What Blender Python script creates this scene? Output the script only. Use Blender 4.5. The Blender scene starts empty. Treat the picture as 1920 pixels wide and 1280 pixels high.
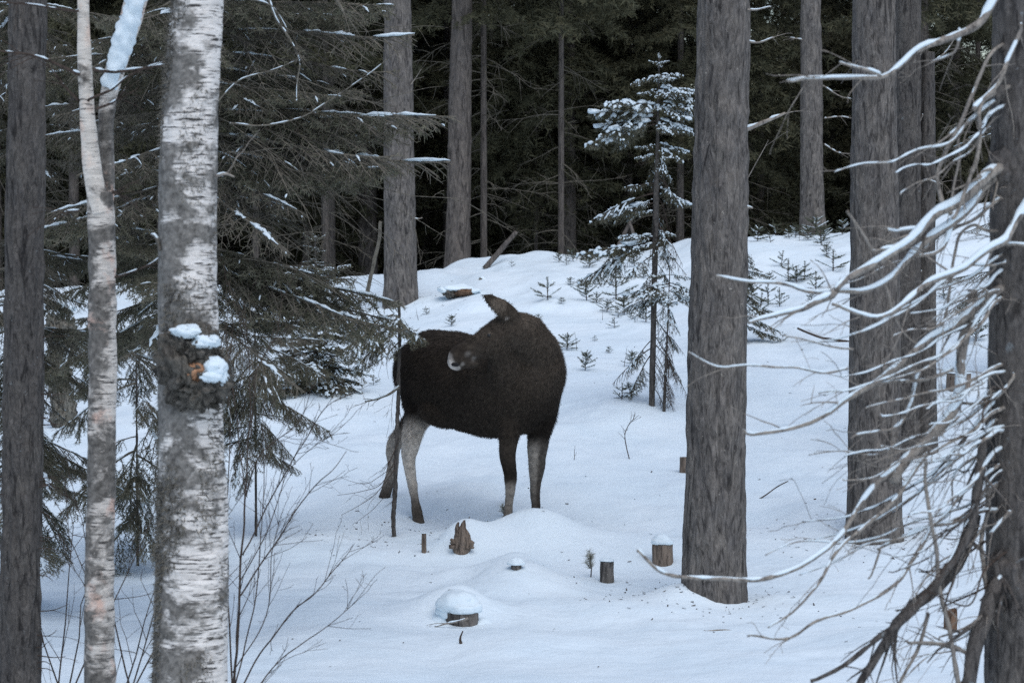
import bpy, math, random
import numpy as np
from mathutils import Vector, noise as mnoise

# ------------------------------------------------------------------ camera, sky, sun, exposure
scene = bpy.context.scene
COL = scene.collection
R = math.radians
FPX = 4939.0                 # focal length in pixels of the 1920 px wide photograph
CAMZ = 3.3
PITCH = R(-3.0)

cam_d = bpy.data.cameras.new('camera')
cam_d.sensor_width = 36.0
cam_d.lens = 36.0 * FPX / 1920.0
cam_d.clip_start = 0.1
cam_d.clip_end = 3000
cam_d.dof.use_dof = True
cam_d.dof.focus_distance = 24.5
cam_d.dof.aperture_fstop = 5.2
cam = bpy.data.objects.new('camera', cam_d)
cam.location = (0, 0, CAMZ)
cam.rotation_euler = (R(90) + PITCH, 0, 0)
COL.objects.link(cam)
scene.camera = cam

SUN_EL, SUN_AZ = 62.0, 160.0           # azimuth clockwise from +Y (view direction)
world = bpy.data.worlds.new('World')
scene.world = world
world.use_nodes = True
wn = world.node_tree
wn.nodes.clear()
sky = wn.nodes.new('ShaderNodeTexSky')
sky.sky_type = 'NISHITA'
sky.sun_disc = False
sky.sun_elevation = R(SUN_EL)
sky.sun_rotation = R(SUN_AZ)
sky.air_density = 1.0
sky.dust_density = 1.2
sky.ozone_density = 1.0
bg = wn.nodes.new('ShaderNodeBackground')
bg.inputs['Strength'].default_value = 0.11
wo = wn.nodes.new('ShaderNodeOutputWorld')
wn.links.new(sky.outputs[0], bg.inputs[0])
wn.links.new(bg.outputs[0], wo.inputs[0])

sun_d = bpy.data.lights.new('sun', 'SUN')
sun_d.energy = 1.5
sun_d.angle = R(68)
sun_d.color = (0.96, 0.985, 1.0)
sun = bpy.data.objects.new('sun', sun_d)
el, az = R(SUN_EL), R(SUN_AZ)
to_sun = Vector((math.sin(az) * math.cos(el), math.cos(az) * math.cos(el), math.sin(el)))
sun.rotation_euler = (-to_sun).to_track_quat('-Z', 'Y').to_euler()
sun.location = (0, 0, 40)
COL.objects.link(sun)

scene.view_settings.view_transform = 'Standard'
scene.view_settings.look = 'None'
scene.view_settings.gamma = 1.0
scene.view_settings.use_curve_mapping = False
scene.view_settings.exposure = 0.25
scene.cycles.use_denoising = False
scene.cycles.max_bounces = 5
scene.cycles.diffuse_bounces = 3
scene.cycles.glossy_bounces = 2
scene.cycles.transmission_bounces = 2

# ------------------------------------------------------------------ helpers
rng = np.random.default_rng(11)
_T3 = np.random.default_rng(5).random((64, 64, 64)).astype(np.float64)


def vn3(x, y, z):
    """value noise in -1..1"""
    x, y, z = np.broadcast_arrays(np.asarray(x, float), np.asarray(y, float), np.asarray(z, float))
    xi, yi, zi = np.floor(x).astype(int), np.floor(y).astype(int), np.floor(z).astype(int)
    fx, fy, fz = x - xi, y - yi, z - zi
    fx = fx * fx * fx * (fx * (fx * 6 - 15) + 10)
    fy = fy * fy * fy * (fy * (fy * 6 - 15) + 10)
    fz = fz * fz * fz * (fz * (fz * 6 - 15) + 10)
    a = xi & 63; b = (xi + 1) & 63; c = yi & 63; d = (yi + 1) & 63; e = zi & 63; f = (zi + 1) & 63
    T = _T3
    v0 = (T[a, c, e] * (1 - fx) + T[b, c, e] * fx) * (1 - fy) + (T[a, d, e] * (1 - fx) + T[b, d, e] * fx) * fy
    v1 = (T[a, c, f] * (1 - fx) + T[b, c, f] * fx) * (1 - fy) + (T[a, d, f] * (1 - fx) + T[b, d, f] * fx) * fy
    return (v0 * (1 - fz) + v1 * fz) * 2 - 1


def fbm(x, y, z, o=3):
    s = 0; a = 1.0; t = 0
    for i in range(o):
        s = s + a * vn3(x * 2 ** i + 7.3 * i, y * 2 ** i + 3.1 * i, z * 2 ** i + 5.7 * i)
        t += a; a *= .5
    return s / t


def ray(px, py):
    a = (px - 960.0) / FPX
    b = -(py - 640.0) / FPX
    y = math.cos(PITCH) - math.sin(PITCH) * b
    z = math.sin(PITCH) + math.cos(PITCH) * b
    return a / y, z / y          # x and z per metre of depth


def P(px, py, d):
    a, b = ray(px, py)
    return np.array([a * d, d, CAMZ + b * d])


def mesh_np(name, V, F4=None, F3=None, smooth=True):
    V = np.asarray(V, np.float32)
    me = bpy.data.meshes.new(name)
    n4 = 0 if F4 is None else len(F4)
    n3 = 0 if F3 is None else len(F3)
    me.vertices.add(len(V))
    me.vertices.foreach_set('co', V.ravel())
    idx, st = [], []
    if n4:
        idx.append(np.asarray(F4, np.int32).ravel()); st.append(np.arange(n4, dtype=np.int32) * 4)
    if n3:
        idx.append(np.asarray(F3, np.int32).ravel()); st.append(n4 * 4 + np.arange(n3, dtype=np.int32) * 3)
    idx = np.concatenate(idx); st = np.concatenate(st)
    me.loops.add(len(idx)); me.loops.foreach_set('vertex_index', idx)
    me.polygons.add(n4 + n3); me.polygons.foreach_set('loop_start', st)
    me.update(calc_edges=True)
    me.polygons.foreach_set('use_smooth', np.full(n4 + n3, smooth))
    me.validate()
    return me


class MB:
    """collects geometry for ONE mesh"""
    def __init__(self):
        self.V, self.F4, self.F3, self.n = [], [], [], 0

    def add(self, V, F4=None, F3=None):
        if F4 is not None and len(F4):
            self.F4.append(np.asarray(F4) + self.n)
        if F3 is not None and len(F3):
            self.F3.append(np.asarray(F3) + self.n)
        self.V.append(np.asarray(V, float)); self.n += len(V)
        return self

    def mesh(self, name, smooth=True):
        return mesh_np(name, np.concatenate(self.V), np.concatenate(self.F4) if self.F4 else None,
                       np.concatenate(self.F3) if self.F3 else None, smooth)

    def tris(self):
        return sum(len(f) for f in self.F4) * 2 + sum(len(f) for f in self.F3)


def obj(name, me, mat, parent=None):
    o = bpy.data.objects.new(name, me)
    if mat is not None and not me.materials:
        me.materials.append(mat)
    COL.objects.link(o)
    if parent is not None:
        o.parent = parent
        if parent.type == 'EMPTY' or True:
            o.matrix_parent_inverse = parent.matrix_basis.inverted()
    return o


def tag(o, label, cat, group=None):
    o['label'] = label; o['category'] = cat
    if group: o['group'] = group
    return o


def thing(name, label, cat, loc=(0, 0, 0), group=None):
    o = bpy.data.objects.new(name, None)
    o.empty_display_size = .2
    o.location = [float(v) for v in loc]
    COL.objects.link(o)
    return tag(o, label, cat, group)


def lpart(name, me, mat, parent):
    """part whose mesh is in the parent's local space"""
    o = bpy.data.objects.new(name, me)
    if mat is not None and not me.materials:
        me.materials.append(mat)
    COL.objects.link(o); o.parent = parent
    return o


def nrm(v):
    return v / np.maximum(np.linalg.norm(v, axis=-1, keepdims=True), 1e-9)


def vtubes(Pn, Rn, n=5, up=0.0, squash=1.0, jit=0.0, closed=True):
    """tubes along K polylines of m points. Pn (K,m,3), Rn (K,m)"""
    K, m, _ = Pn.shape
    t = np.zeros_like(Pn)
    t[:, 1:-1] = Pn[:, 2:] - Pn[:, :-2]; t[:, 0] = Pn[:, 1] - Pn[:, 0]; t[:, -1] = Pn[:, -1] - Pn[:, -2]
    t = nrm(t)
    zup = np.zeros_like(t); zup[..., 2] = 1
    ver = np.abs(t[:, :, 2]).mean(1) > .93
    zup[ver] = (1, 0, 0)
    s = nrm(np.cross(t, zup)); u = np.cross(s, t)
    a = np.arange(n) * 2 * math.pi / n
    rr = Rn[..., None] * (1 + (rng.random((K, m, n)) - .5) * 2 * jit)
    ring = (Pn[:, :, None, :] + s[:, :, None, :] * (rr * np.cos(a))[..., None]
            + u[:, :, None, :] * (rr * np.sin(a) * squash)[..., None])
    ring[..., 2] += up
    V = ring.reshape(-1, 3)
    k, j, i = np.meshgrid(np.arange(K), np.arange(m - 1), np.arange(n), indexing='ij')
    b = k * m * n + j * n
    i2 = (i + 1) % n
    F4 = np.stack([b + i, b + i2, b + n + i2, b + n + i], -1).reshape(-1, 4)
    F3 = None
    if closed:
        kk = np.arange(K)
        c1 = kk * m * n
        c2 = c1 + (m - 1) * n
        f = []
        for q in range(1, n - 1):
            f.append(np.stack([c1, c1 + q + 1, c1 + q], -1)); f.append(np.stack([c2, c2 + q, c2 + q + 1], -1))
        F3 = np.concatenate(f)
    return V, F4, F3


def resample(pts, m):
    """smooth (Catmull-Rom) resampling of a polyline with any columns"""
    pts = np.asarray(pts, float)
    if len(pts) == 2:
        t = np.linspace(0, 1, m)[:, None]
        return pts[0] * (1 - t) + pts[1] * t
    L = np.concatenate([[0], np.cumsum(np.linalg.norm(np.diff(pts[:, :3], axis=0), axis=1) + 1e-6)])
    q = np.linspace(0, L[-1], m)
    i = np.clip(np.searchsorted(L, q, 'right') - 1, 0, len(pts) - 2)
    t = ((q - L[i]) / (L[i + 1] - L[i]))[:, None]
    p0 = pts[np.maximum(i - 1, 0)]; p1 = pts[i]; p2 = pts[i + 1]; p3 = pts[np.minimum(i + 2, len(pts) - 1)]
    return .5 * ((2 * p1) + (-p0 + p2) * t + (2 * p0 - 5 * p1 + 4 * p2 - p3) * t * t + (-p0 + 3 * p1 - 3 * p2 + p3) * t ** 3)


def tube1(mb, pts4, n=7, seg=None, jit=.06, wob=0.0, up=0.0, squash=1.0):
    """one smooth tube through [(x,y,z,r)...]"""
    pts4 = np.asarray(pts4, float)
    ln = np.linalg.norm(np.diff(pts4[:, :3], axis=0), axis=1).sum()
    if seg is None:
        seg = max(4, min(60, int(ln / max(.02, pts4[:, 3].mean() * 2.5)) + 2))
    q = resample(pts4, seg)
    q[:, 3] = np.maximum(q[:, 3], .0006)
    if wob:
        s = rng.random() * 50
        t = np.linspace(0, ln, seg)
        for ax in range(3):
            q[1:-1, ax] += wob * vn3(t * 6 + s, ax * 9.1, s)[1:-1]
    mb.add(*vtubes(q[None, :, :3], q[None, :, 3], n, jit=jit, up=up, squash=squash))
    return q


# ------------------------------------------------------------------ materials
def material(name):
    m = bpy.data.materials.new(name); m.use_nodes = True
    nt = m.node_tree
    for n in list(nt.nodes):
        nt.nodes.remove(n)
    out = nt.nodes.new('ShaderNodeOutputMaterial')
    b = nt.nodes.new('ShaderNodeBsdfPrincipled')
    nt.links.new(b.outputs[0], out.inputs[0])
    b.inputs['Specular IOR Level'].default_value = .25
    return m, nt, b


def coords(nt, scale=(1, 1, 1), kind='Object'):
    tc = nt.nodes.new('ShaderNodeTexCoord')
    mp = nt.nodes.new('ShaderNodeMapping')
    mp.inputs['Scale'].default_value = scale
    nt.links.new(tc.outputs[kind], mp.inputs[0])
    return mp.outputs[0]


def noise_n(nt, vec, scale, detail=3, rough=.55, dist=0.0):
    n = nt.nodes.new('ShaderNodeTexNoise')
    n.inputs['Scale'].default_value = scale
    n.inputs['Detail'].default_value = detail
    n.inputs['Roughness'].default_value = rough
    n.inputs['Distortion'].default_value = dist
    nt.links.new(vec, n.inputs['Vector'])
    return n.outputs['Fac']


def ramp(nt, fac, stops, interp='LINEAR'):
    r = nt.nodes.new('ShaderNodeValToRGB')
    r.color_ramp.interpolation = interp
    e = r.color_ramp.elements
    while len(e) < len(stops):
        e.new(.5)
    for el_, (p, c) in zip(e, stops):
        el_.position = p; el_.color = (*c, 1) if len(c) == 3 else c
    nt.links.new(fac, r.inputs[0])
    return r.outputs[0]


def mix(nt, fac, a, b, mode='MIX'):
    m = nt.nodes.new('ShaderNodeMix'); m.data_type = 'RGBA'; m.blend_type = mode
    for s, v in ((0, fac), (6, a), (7, b)):
        if hasattr(v, 'is_output') or isinstance(v, bpy.types.NodeSocket):
            nt.links.new(v, m.inputs[s])
        elif s == 0:
            m.inputs[0].default_value = v
        else:
            m.inputs[s].default_value = (*v, 1)
    return m.outputs[2]


def bump(nt, b, h, strength, dist):
    n = nt.nodes.new('ShaderNodeBump')
    n.inputs['Strength'].default_value = strength
    n.inputs['Distance'].default_value = dist
    nt.links.new(h, n.inputs['Height'])
    nt.links.new(n.outputs[0], b.inputs['Normal'])


M = {}


def g3(v, tint=(1, 1, 1)):
    return tuple(v * t for t in tint)


# snow
m, nt, b = material('snow')
v = coords(nt)
b.inputs['Base Color'].default_value = (.785, .875, .92, 1)
b.inputs['Roughness'].default_value = .75
b.inputs['Specular IOR Level'].default_value = .15
h = noise_n(nt, v, 26, 4, .6)
bump(nt, b, h, .35, .012)
M['snow'] = m

# snow cover of the ground: snow, with needle litter under the forest beyond the crest
m, nt, b = material('snow_ground')
v = coords(nt)
sepx = nt.nodes.new('ShaderNodeSeparateXYZ'); nt.links.new(v, sepx.inputs[0])
nl = noise_n(nt, v, .5, 4, .6)
ma = nt.nodes.new('ShaderNodeMath'); ma.operation = 'MULTIPLY_ADD'
nt.links.new(nl, ma.inputs[0]); ma.inputs[1].default_value = 6.0
nt.links.new(sepx.outputs[1], ma.inputs[2])
lit = ramp(nt, ma.outputs[0], [(0, (0, 0, 0)), (1, (1, 1, 1))])
mr = nt.nodes.new('ShaderNodeMapRange')
mr.inputs['From Min'].default_value = 50.5; mr.inputs['From Max'].default_value = 53.5
nt.links.new(ma.outputs[0], mr.inputs['Value'])
litter = ramp(nt, noise_n(nt, v, 9, 4), [(.3, (.02, .016, .012)), (.7, (.06, .05, .04))])
fine = ramp(nt, noise_n(nt, v, 1.1, 3), [(.35, (.755, .85, .905)), (.65, (.81, .888, .93))])
c = mix(nt, mr.outputs[0], fine, litter)
nt.links.new(c, b.inputs['Base Color'])
b.inputs['Roughness'].default_value = .75
b.inputs['Specular IOR Level'].default_value = .15
h1 = noise_n(nt, v, 3.0, 3, .5)
h2 = noise_n(nt, v, 40, 3, .6)
hm = nt.nodes.new('ShaderNodeMath'); hm.operation = 'MULTIPLY_ADD'
nt.links.new(h2, hm.inputs[0]); hm.inputs[1].default_value = .12; nt.links.new(h1, hm.inputs[2])
bump(nt, b, hm.outputs[0], .75, .06)
M['snow_ground'] = m


def bark_mat(name, dark, light, vscale=(1, 1, .16), sc=30, lichen=.0, lich_col=(.32, .33, .31), warm=None, bd=.02):
    m, nt, b = material(name)
    v = coords(nt, vscale)
    vo = coords(nt)
    n1 = noise_n(nt, v, sc, 6, .72, 1.2)
    n2 = noise_n(nt, coords(nt, (1, 1, .5)), 7, 5, .65)
    c = ramp(nt, n1, [(.30, dark), (.52, tuple((a + b_) / 2 for a, b_ in zip(dark, light))), (.72, light)])
    sh = ramp(nt, n2, [(.3, (.72, .72, .74)), (.7, (1.15, 1.12, 1.08))])
    c = mix(nt, 1.0, c, sh, 'MULTIPLY')
    nf = noise_n(nt, coords(nt, (1, 1, .17)), sc * .62, 4, .6, 1.6)
    c = mix(nt, 1.0, c, ramp(nt, nf, [(.36, (.42, .42, .43)), (.47, (1, 1, 1)), (.7, (1.12, 1.1, 1.08))]), 'MULTIPLY')
    if lichen:
        n3 = noise_n(nt, vo, 22, 5, .7, .8)
        k = ramp(nt, n3, [(.685 - lichen, (0, 0, 0)), (.73 - lichen, (.9, .9, .9))])
        c = mix(nt, k, c, lich_col)
    if warm is not None:
        n4 = noise_n(nt, vo, 1.1, 2)
        k = ramp(nt, n4, [(.5, (0, 0, 0)), (.75, (.6, .6, .6))])
        c = mix(nt, k, c, warm)
    nt.links.new(c, b.inputs['Base Color'])
    b.inputs['Roughness'].default_value = .92
    b.inputs['Specular IOR Level'].default_value = .1
    bump(nt, b, n1, .9, bd)
    M[name] = m
    return m


bark_mat('pine_bark', (.062, .056, .051), (.285, .258, .235), (1, 1, .30), 26, lichen=.035, lich_col=(.40, .36, .31))
bark_mat('spruce_bark', (.055, .050, .046), (.195, .176, .160), (1, 1, .5), 34, lichen=.03, lich_col=(.26, .27, .26))
bark_mat('far_bark', (.075, .066, .059), (.24, .208, .185), (1, 1, .2), 22)
bark_mat('near_bark', (.062, .056, .052), (.23, .208, .19), (1, 1, .4), 30, lichen=.05, lich_col=(.25, .26, .26))
bark_mat('dead_wood', (.17, .15, .13), (.46, .415, .365), (1, 1, 1), 40, bd=.004)
bark_mat('dark_twig', (.045, .034, .028), (.13, .10, .083), (1, 1, 1), 40, bd=.003)
bark_mat('lichen_twig', (.10, .09, .072), (.28, .255, .21), (1, 1, 1), 45, bd=.003)
bark_mat('stump_wood', (.10, .077, .06), (.33, .26, .21), (1, 1, .12), 40, bd=.006)
bark_mat('fresh_wood', (.34, .17, .09), (.55, .32, .20), (1, 1, .4), 40, bd=.004)
bark_mat('rust_wood', (.09, .055, .036), (.27, .175, .12), (1, 1, .3), 30, bd=.006)
bark_mat('moss', (.055, .05, .042), (.25, .23, .20), (1, 1, .6), 30, bd=.02)
bark_mat('beard_lichen', (.13, .12, .10), (.38, .355, .30), (1, 1, .25), 40, bd=.02)


def birch_mat(name, white, grey, pink=None, patch=.5, lent=.5, side=0.):
    m, nt, b = material(name)
    vo = coords(nt)
    vs = coords(nt, (1, 1, 5.5))
    vl = coords(nt, (1, 1, 9))
    base = ramp(nt, noise_n(nt, vs, 9, 4, .6), [(.35, tuple(w * .72 for w in white)), (.62, white)])
    if pink:
        k = ramp(nt, noise_n(nt, vo, 7, 3), [(.54, (0, 0, 0)), (.66, (.85, .85, .85))])
        base = mix(nt, k, base, pink)
    # dark horizontal lenticels
    ln = noise_n(nt, vl, 9, 4, .65)
    k = ramp(nt, ln, [(lent - .06, (1, 1, 1)), (lent + .02, (0, 0, 0))])
    c = mix(nt, k, base, (.055, .05, .047))
    # grey lichen and rough bark patches
    pn = noise_n(nt, coords(nt, (1, 1, 1.5)), 3.2, 6, .68, .3)
    if side:
        sp = nt.nodes.new('ShaderNodeSeparateXYZ'); nt.links.new(vo, sp.inputs[0])
        sm = nt.nodes.new('ShaderNodeMath'); sm.operation = 'MULTIPLY_ADD'; sm.inputs[1].default_value = side
        nt.links.new(sp.outputs[0], sm.inputs[0]); nt.links.new(pn, sm.inputs[2]); pn = sm.outputs[0]
    k2 = ramp(nt, pn, [(patch - .04, (1, 1, 1)), (patch + .05, (0, 0, 0))])
    gcol = ramp(nt, noise_n(nt, vo, 30, 4, .65), [(.3, tuple(g * .4 for g in grey)), (.5, grey), (.72, tuple(g * 1.7 for g in grey))])
    c = mix(nt, k2, c, gcol)
    nt.links.new(c, b.inputs['Base Color'])
    b.inputs['Roughness'].default_value = .8
    b.inputs['Specular IOR Level'].default_value = .15
    hm = mix(nt, .5, k2, noise_n(nt, vl, 14, 4, .6))
    bump(nt, b, hm, .6, .012)
    M[name] = m


birch_mat('birch_bark', (.90, .83, .76), (.185, .170, .152), None, .515, .455, .55)
birch_mat('young_birch_bark', (.82, .73, .64), (.165, .148, .13), (.76, .50, .39), .525, .43, .6)
birch_mat('peeling_birch_bark', (.84, .75, .65), (.18, .16, .14), (.80, .60, .48), .42, .40, .0)

# spruce needles
def needle_mat(name, c0, c1, c2):
    m, nt, b = material(name)
    v = coords(nt)
    n = noise_n(nt, v, 5, 3, .6)
    c = ramp(nt, n, [(.3, c0), (.5, c1), (.72, c2)])
    n2 = noise_n(nt, v, 120, 1)
    c = mix(nt, 1.0, c, ramp(nt, n2, [(.3, (.55, .55, .55)), (.7, (1.35, 1.35, 1.3))]), 'MULTIPLY')
    nt.links.new(c, b.inputs['Base Color'])
    b.inputs['Roughness'].default_value = .65
    M[name] = m


needle_mat('spruce_needles', (.070, .070, .046), (.145, .140, .095), (.28, .26, .20))
needle_mat('frosted_needles', (.18, .18, .145), (.34, .33, .27), (.52, .50, .43))
needle_mat('far_needles', (.046, .046, .028), (.085, .082, .048), (.135, .122, .07))
needle_mat('seedling_needles', (.055, .062, .042), (.10, .11, .075), (.17, .17, .12))

# moose coat: dark brown, grey legs and muzzle, from a painted coat-pattern attribute
m, nt, b = material('moose_coat')
at = nt.nodes.new('ShaderNodeAttribute'); at.attribute_name = 'coat'; at.attribute_type = 'GEOMETRY'
v = coords(nt)
n = noise_n(nt, v, 26, 4, .65)
k = ramp(nt, n, [(.3, (.62, .62, .62)), (.7, (1.4, 1.38, 1.34))])
c = mix(nt, 1.0, at.outputs['Color'], k, 'MULTIPLY')
nt.links.new(c, b.inputs['Base Color'])
b.inputs['Roughness'].default_value = .9
b.inputs['Specular IOR Level'].default_value = .08
bump(nt, b, noise_n(nt, v, 70, 3, .6), .5, .01)
M['coat'] = m
m, nt, b = material('moose_eye')
b.inputs['Base Color'].default_value = (.01, .008, .006, 1); b.inputs['Roughness'].default_value = .1
b.inputs['Specular IOR Level'].default_value = .6
M['eye'] = m
m, nt, b = material('nostril_skin')
b.inputs['Base Color'].default_value = (.012, .01, .01, 1); b.inputs['Roughness'].default_value = .6
M['nostril'] = m

# ------------------------------------------------------------------ terrain
_prof = [(1480, 12.0), (1400, 14.5), (1290, 17.5), (1190, 20.0), (1110, 22.0), (1045, 23.5), (988, 25.0), (905, 26.8), (845, 28.0), (760, 30.0),
         (665, 34.0), (575, 38.6)]
_pd = np.array([d for _, d in _prof]); _pz = np.array([P(960, v_, d)[2] for v_, d in _prof])
_cr = [(-900, 560), (0, 548), (450, 540), (620, 531), (720, 519), (780, 505), (900, 493), (1000, 490), (1100, 482), (1200, 470),
       (1290, 447), (1400, 446), (1500, 433), (1590, 428), (1850, 383), (1950, 376), (2800, 350)]
_cx = np.array([P(p, v_, 44.0)[0] for p, v_ in _cr]); _cz = np.array([P(p, v_, 44.0)[2] for p, v_ in _cr])


def smooth(t):
    t = np.clip(t, 0, 1); return t * t * (3 - 2 * t)


def base_z(x, y):
    x = np.asarray(x, float); y = np.asarray(y, float)
    zp = np.interp(y, _pd, _pz)
    zp = np.where(y < 12, _pz[0], zp)
    zc = np.interp(x, _cx, _cz)
    za = _pz[-1]                                   # height of the slope at 38.6 m, mid picture
    mid = za + (zc - float(np.interp(0.0, _cx, _cz))) * .75
    z = zp + (mid - za) * smooth((y - 27) / 11.6)  # the slope follows the crest to left and right
    t = smooth((y - 38.6) / 5.4)
    z = np.where(y > 38.6, mid + (zc - mid) * np.sin(np.clip((y - 38.6) / 5.4, 0, 1) * math.pi / 2), z)
    drop = zc - .18 * np.clip(y - 44.4, 0, None) - .03 * np.clip(y - 44.4, 0, None) ** 2
    z = np.where(y > 44.4, np.maximum(drop, -3.2), z)
    far = smooth((y - 110) / 300)
    return z * (1 - far) + (-3.2) * far


def rough_z(x, y):
    vis = smooth((y - 8) / 6) * (1 - .5 * smooth((y - 50) / 20))
    n = .075 * fbm(x * .55, y * .45, 1.7, 2) + .032 * vn3(x * 1.7, y * 1.3, 9.2) + .012 * vn3(x * 4.1, y * 3.2, 4.4)
    n = n + .11 * smooth((y - 36) / 6) * (vn3(x * .95 + 5.5, y * .5, 8.8) + .5 * vn3(x * 2.3, y * 1.2, 3.8))
    pat = np.clip(vn3(x * .8 + 1.1, y * .6, 2.9) + .15, 0, 1)
    n = n + pat * (.020 * vn3(x * 5.5, y * 4.0, 1.1) + .010 * vn3(x * 11, y * 8, 3.1))
    n = n - .035 * np.clip(vn3(x * 3.4 + 8.1, y * 2.4, 6.6) - .5, 0, 1)
    hum = np.clip(vn3(x * .9 + 3.3, y * .75 + 1.2, 7.7) - .25, 0, 1) ** 1.3
    return (n + .20 * hum) * vis


_mounds = []        # cx, cy, sx, sy, h


def terrain(x, y):
    x = np.asarray(x, float); y = np.asarray(y, float)
    z = base_z(x, y) + rough_z(x, y)
    for cx, cy, sx, sy, hh in _mounds:
        dx = (x - cx) / sx; dy = (y - cy) / sy
        q = dx * dx + dy * dy
        z = z + hh * np.exp(-.5 * q)
    return z


def mound(px, py, d, sx, sy, hmax=.6):
    p = P(px, py, d)
    g = float(terrain(p[0], p[1]))
    hh = float(np.clip(p[2] - g, -.3, hmax))
    _mounds.append((p[0], p[1], sx, sy, hh))


for a in [(1000, 954, 24.05, .33, .30), (1075, 985, 23.9, .30, .3), (940, 990, 23.8, .2, .25),
          (868, 978, 23.75, .17, .22), (845, 1010, 23.5, .3, .25),
          (972, 1040, 22.9, .16, .18), (905, 1062, 22.6, .35, .2),
          (1000, 1065, 22.2, .32, .28), (930, 1080, 22.0, .3, .3),
          (858, 1098, 20.98, .24, .22), (800, 1120, 20.95, .3, .26), (720, 1150, 20.6, .4, .4), (1288, 1088, 21.75, .22, .22), (1395, 1098, 22.5, .3, .3), (1000, 1190, 19.4, .5, .4),
          (1200, 1000, 24.2, .35, .3), (1290, 1010, 24.3, .5, .3),
          (1225, 757, 29.6, .45, .5), (1130, 765, 29.4, .4, .5), (1010, 800, 28.6, .5, .5),
          (630, 727, 30.5, .4, .5), (560, 760, 29.6, .4, .5),
          (893, 489, 43.6, .55, .8), (845, 537, 40.6, .28, .35), (905, 512, 41.8, .3, .35),
          (700, 1010, 24.6, .5, .35), (1430, 905, 26.6, .7, .5), (1480, 1120, 21.6, .5, .4), (1330, 1170, 20.6, .7, .5),
          (1180, 1130, 21.2, .5, .3), (640, 1180, 19.8, .5, .4)]:
    mound(*a)


for a in [(1338, 1118, .36, .34, -.05), (1640, 1018, .36, .34, -.05), (751, 572, .4, .4, -.05)]:
    _d0 = {1338: 21.85, 1640: 24.3, 751: 38.7}[a[0]]
    _c = P(a[0], a[1], _d0); _mounds.append((_c[0], _c[1], a[2], a[3], a[4]))


def hit(px, py, lo=11.0, hi=44.2):
    """depth at which the ray of a pixel meets the ground (last crossing seen from the camera)"""
    a, b_ = ray(px, py)
    ds = np.linspace(lo, hi, 1600)
    g = terrain(a * ds, ds) - (CAMZ + b_ * ds)
    k = np.argmax(g > 0)
    if not (g > 0).any():
        k = int(np.argmax(g))
    return float(ds[k])


def ground(px, py):
    d = hit(px, py); p = P(px, py, d); p[2] = float(terrain(p[0], p[1]))
    return p, d


def axis(knots):
    out = [knots[0][0]]
    for (a, s0), (b_, s1) in zip(knots[:-1], knots[1:]):
        x = a
        while x < b_ - 1e-6:
            t = (x - a) / (b_ - a)
            x += s0 + (s1 - s0) * t
            out.append(min(x, b_))
    return np.unique(np.array(out))


gx = axis([(-700, 120), (-60, 6), (-12, .5), (-7, .12), (0, .065), (7, .12), (12, .5), (60, 6), (700, 120)])
gy = axis([(-500, 100), (-10, 5), (10, .6), (16, .12), (19, .06), (27, .06), (38, .09), (45, .12), (52, .6), (120, 6), (900, 150)])
X, Y = np.meshgrid(gx, gy, indexing='xy')
Z = terrain(X, Y)
V = np.stack([X, Y, Z], -1).reshape(-1, 3)
nx_, ny_ = len(gx), len(gy)
ii, jj = np.meshgrid(np.arange(nx_ - 1), np.arange(ny_ - 1), indexing='xy')
q0 = (jj * nx_ + ii).ravel()
F = np.stack([q0, q0 + 1, q0 + nx_ + 1, q0 + nx_], -1)
go = obj('snowy_ground', mesh_np('snowy_ground', V, F), M['snow_ground'])
go['kind'] = 'structure'


# ------------------------------------------------------------------ tree building blocks
def trunk_mesh(path, n=48, dz=.03, ridge=.012, rs=22.0, vs=3.0, low=.03, flare=.0, seed=0., zmax_fine=9.0):
    """bark-textured trunk through [(x,y,z,r)...] bottom to top, in the space of its thing"""
    path = np.asarray(path, float)
    z0, z1 = path[0, 2], path[-1, 2]
    zs = np.concatenate([np.arange(z0, min(z1, zmax_fine), dz), np.linspace(min(z1, zmax_fine), z1, 12 if z1 > zmax_fine else 2)])
    zs = np.unique(zs)
    cx = np.interp(zs, path[:, 2], path[:, 0]); cy = np.interp(zs, path[:, 2], path[:, 1]); r = np.interp(zs, path[:, 2], path[:, 3])
    th = np.arange(n) * 2 * math.pi / n
    C, S = np.cos(th)[None], np.sin(th)[None]
    zz = zs[:, None]
    lobes = 1 + flare * np.exp(-np.clip(zz - z0 - .25, 0, None) / .22) * (1 + .5 * np.sin(th * 5 + seed)[None])
    rr = r[:, None] * lobes
    x0, y0 = C * rr, S * rr
    d1 = vn3(x0 * rs + seed, y0 * rs, zz * vs)
    d2 = vn3(x0 * rs * 2.3 + seed, y0 * rs * 2.3, zz * vs * 2.2)
    rid = (1 - np.abs(d1) * 2) * .6 + d2 * .4
    lo = vn3(x0 * 3 + seed, y0 * 3, zz * .9)
    rr = rr * (1 + low * lo) + ridge * rid
    Vt = np.stack([cx[:, None] + C * rr, cy[:, None] + S * rr, np.broadcast_to(zz, rr.shape)], -1).reshape(-1, 3)
    mz = len(zs)
    j, i = np.meshgrid(np.arange(mz - 1), np.arange(n), indexing='ij')
    Ft = np.stack([j * n + i, j * n + (i + 1) % n, (j + 1) * n + (i + 1) % n, (j + 1) * n + i], -1).reshape(-1, 4)
    top = len(Vt)
    Vt = np.concatenate([Vt, [[cx[-1], cy[-1], zs[-1] + .01]]])
    i = np.arange(n)
    F3 = np.stack([(mz - 1) * n + i, (mz - 1) * n + (i + 1) % n, np.full(n, top)], -1)
    return Vt, Ft, F3


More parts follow.
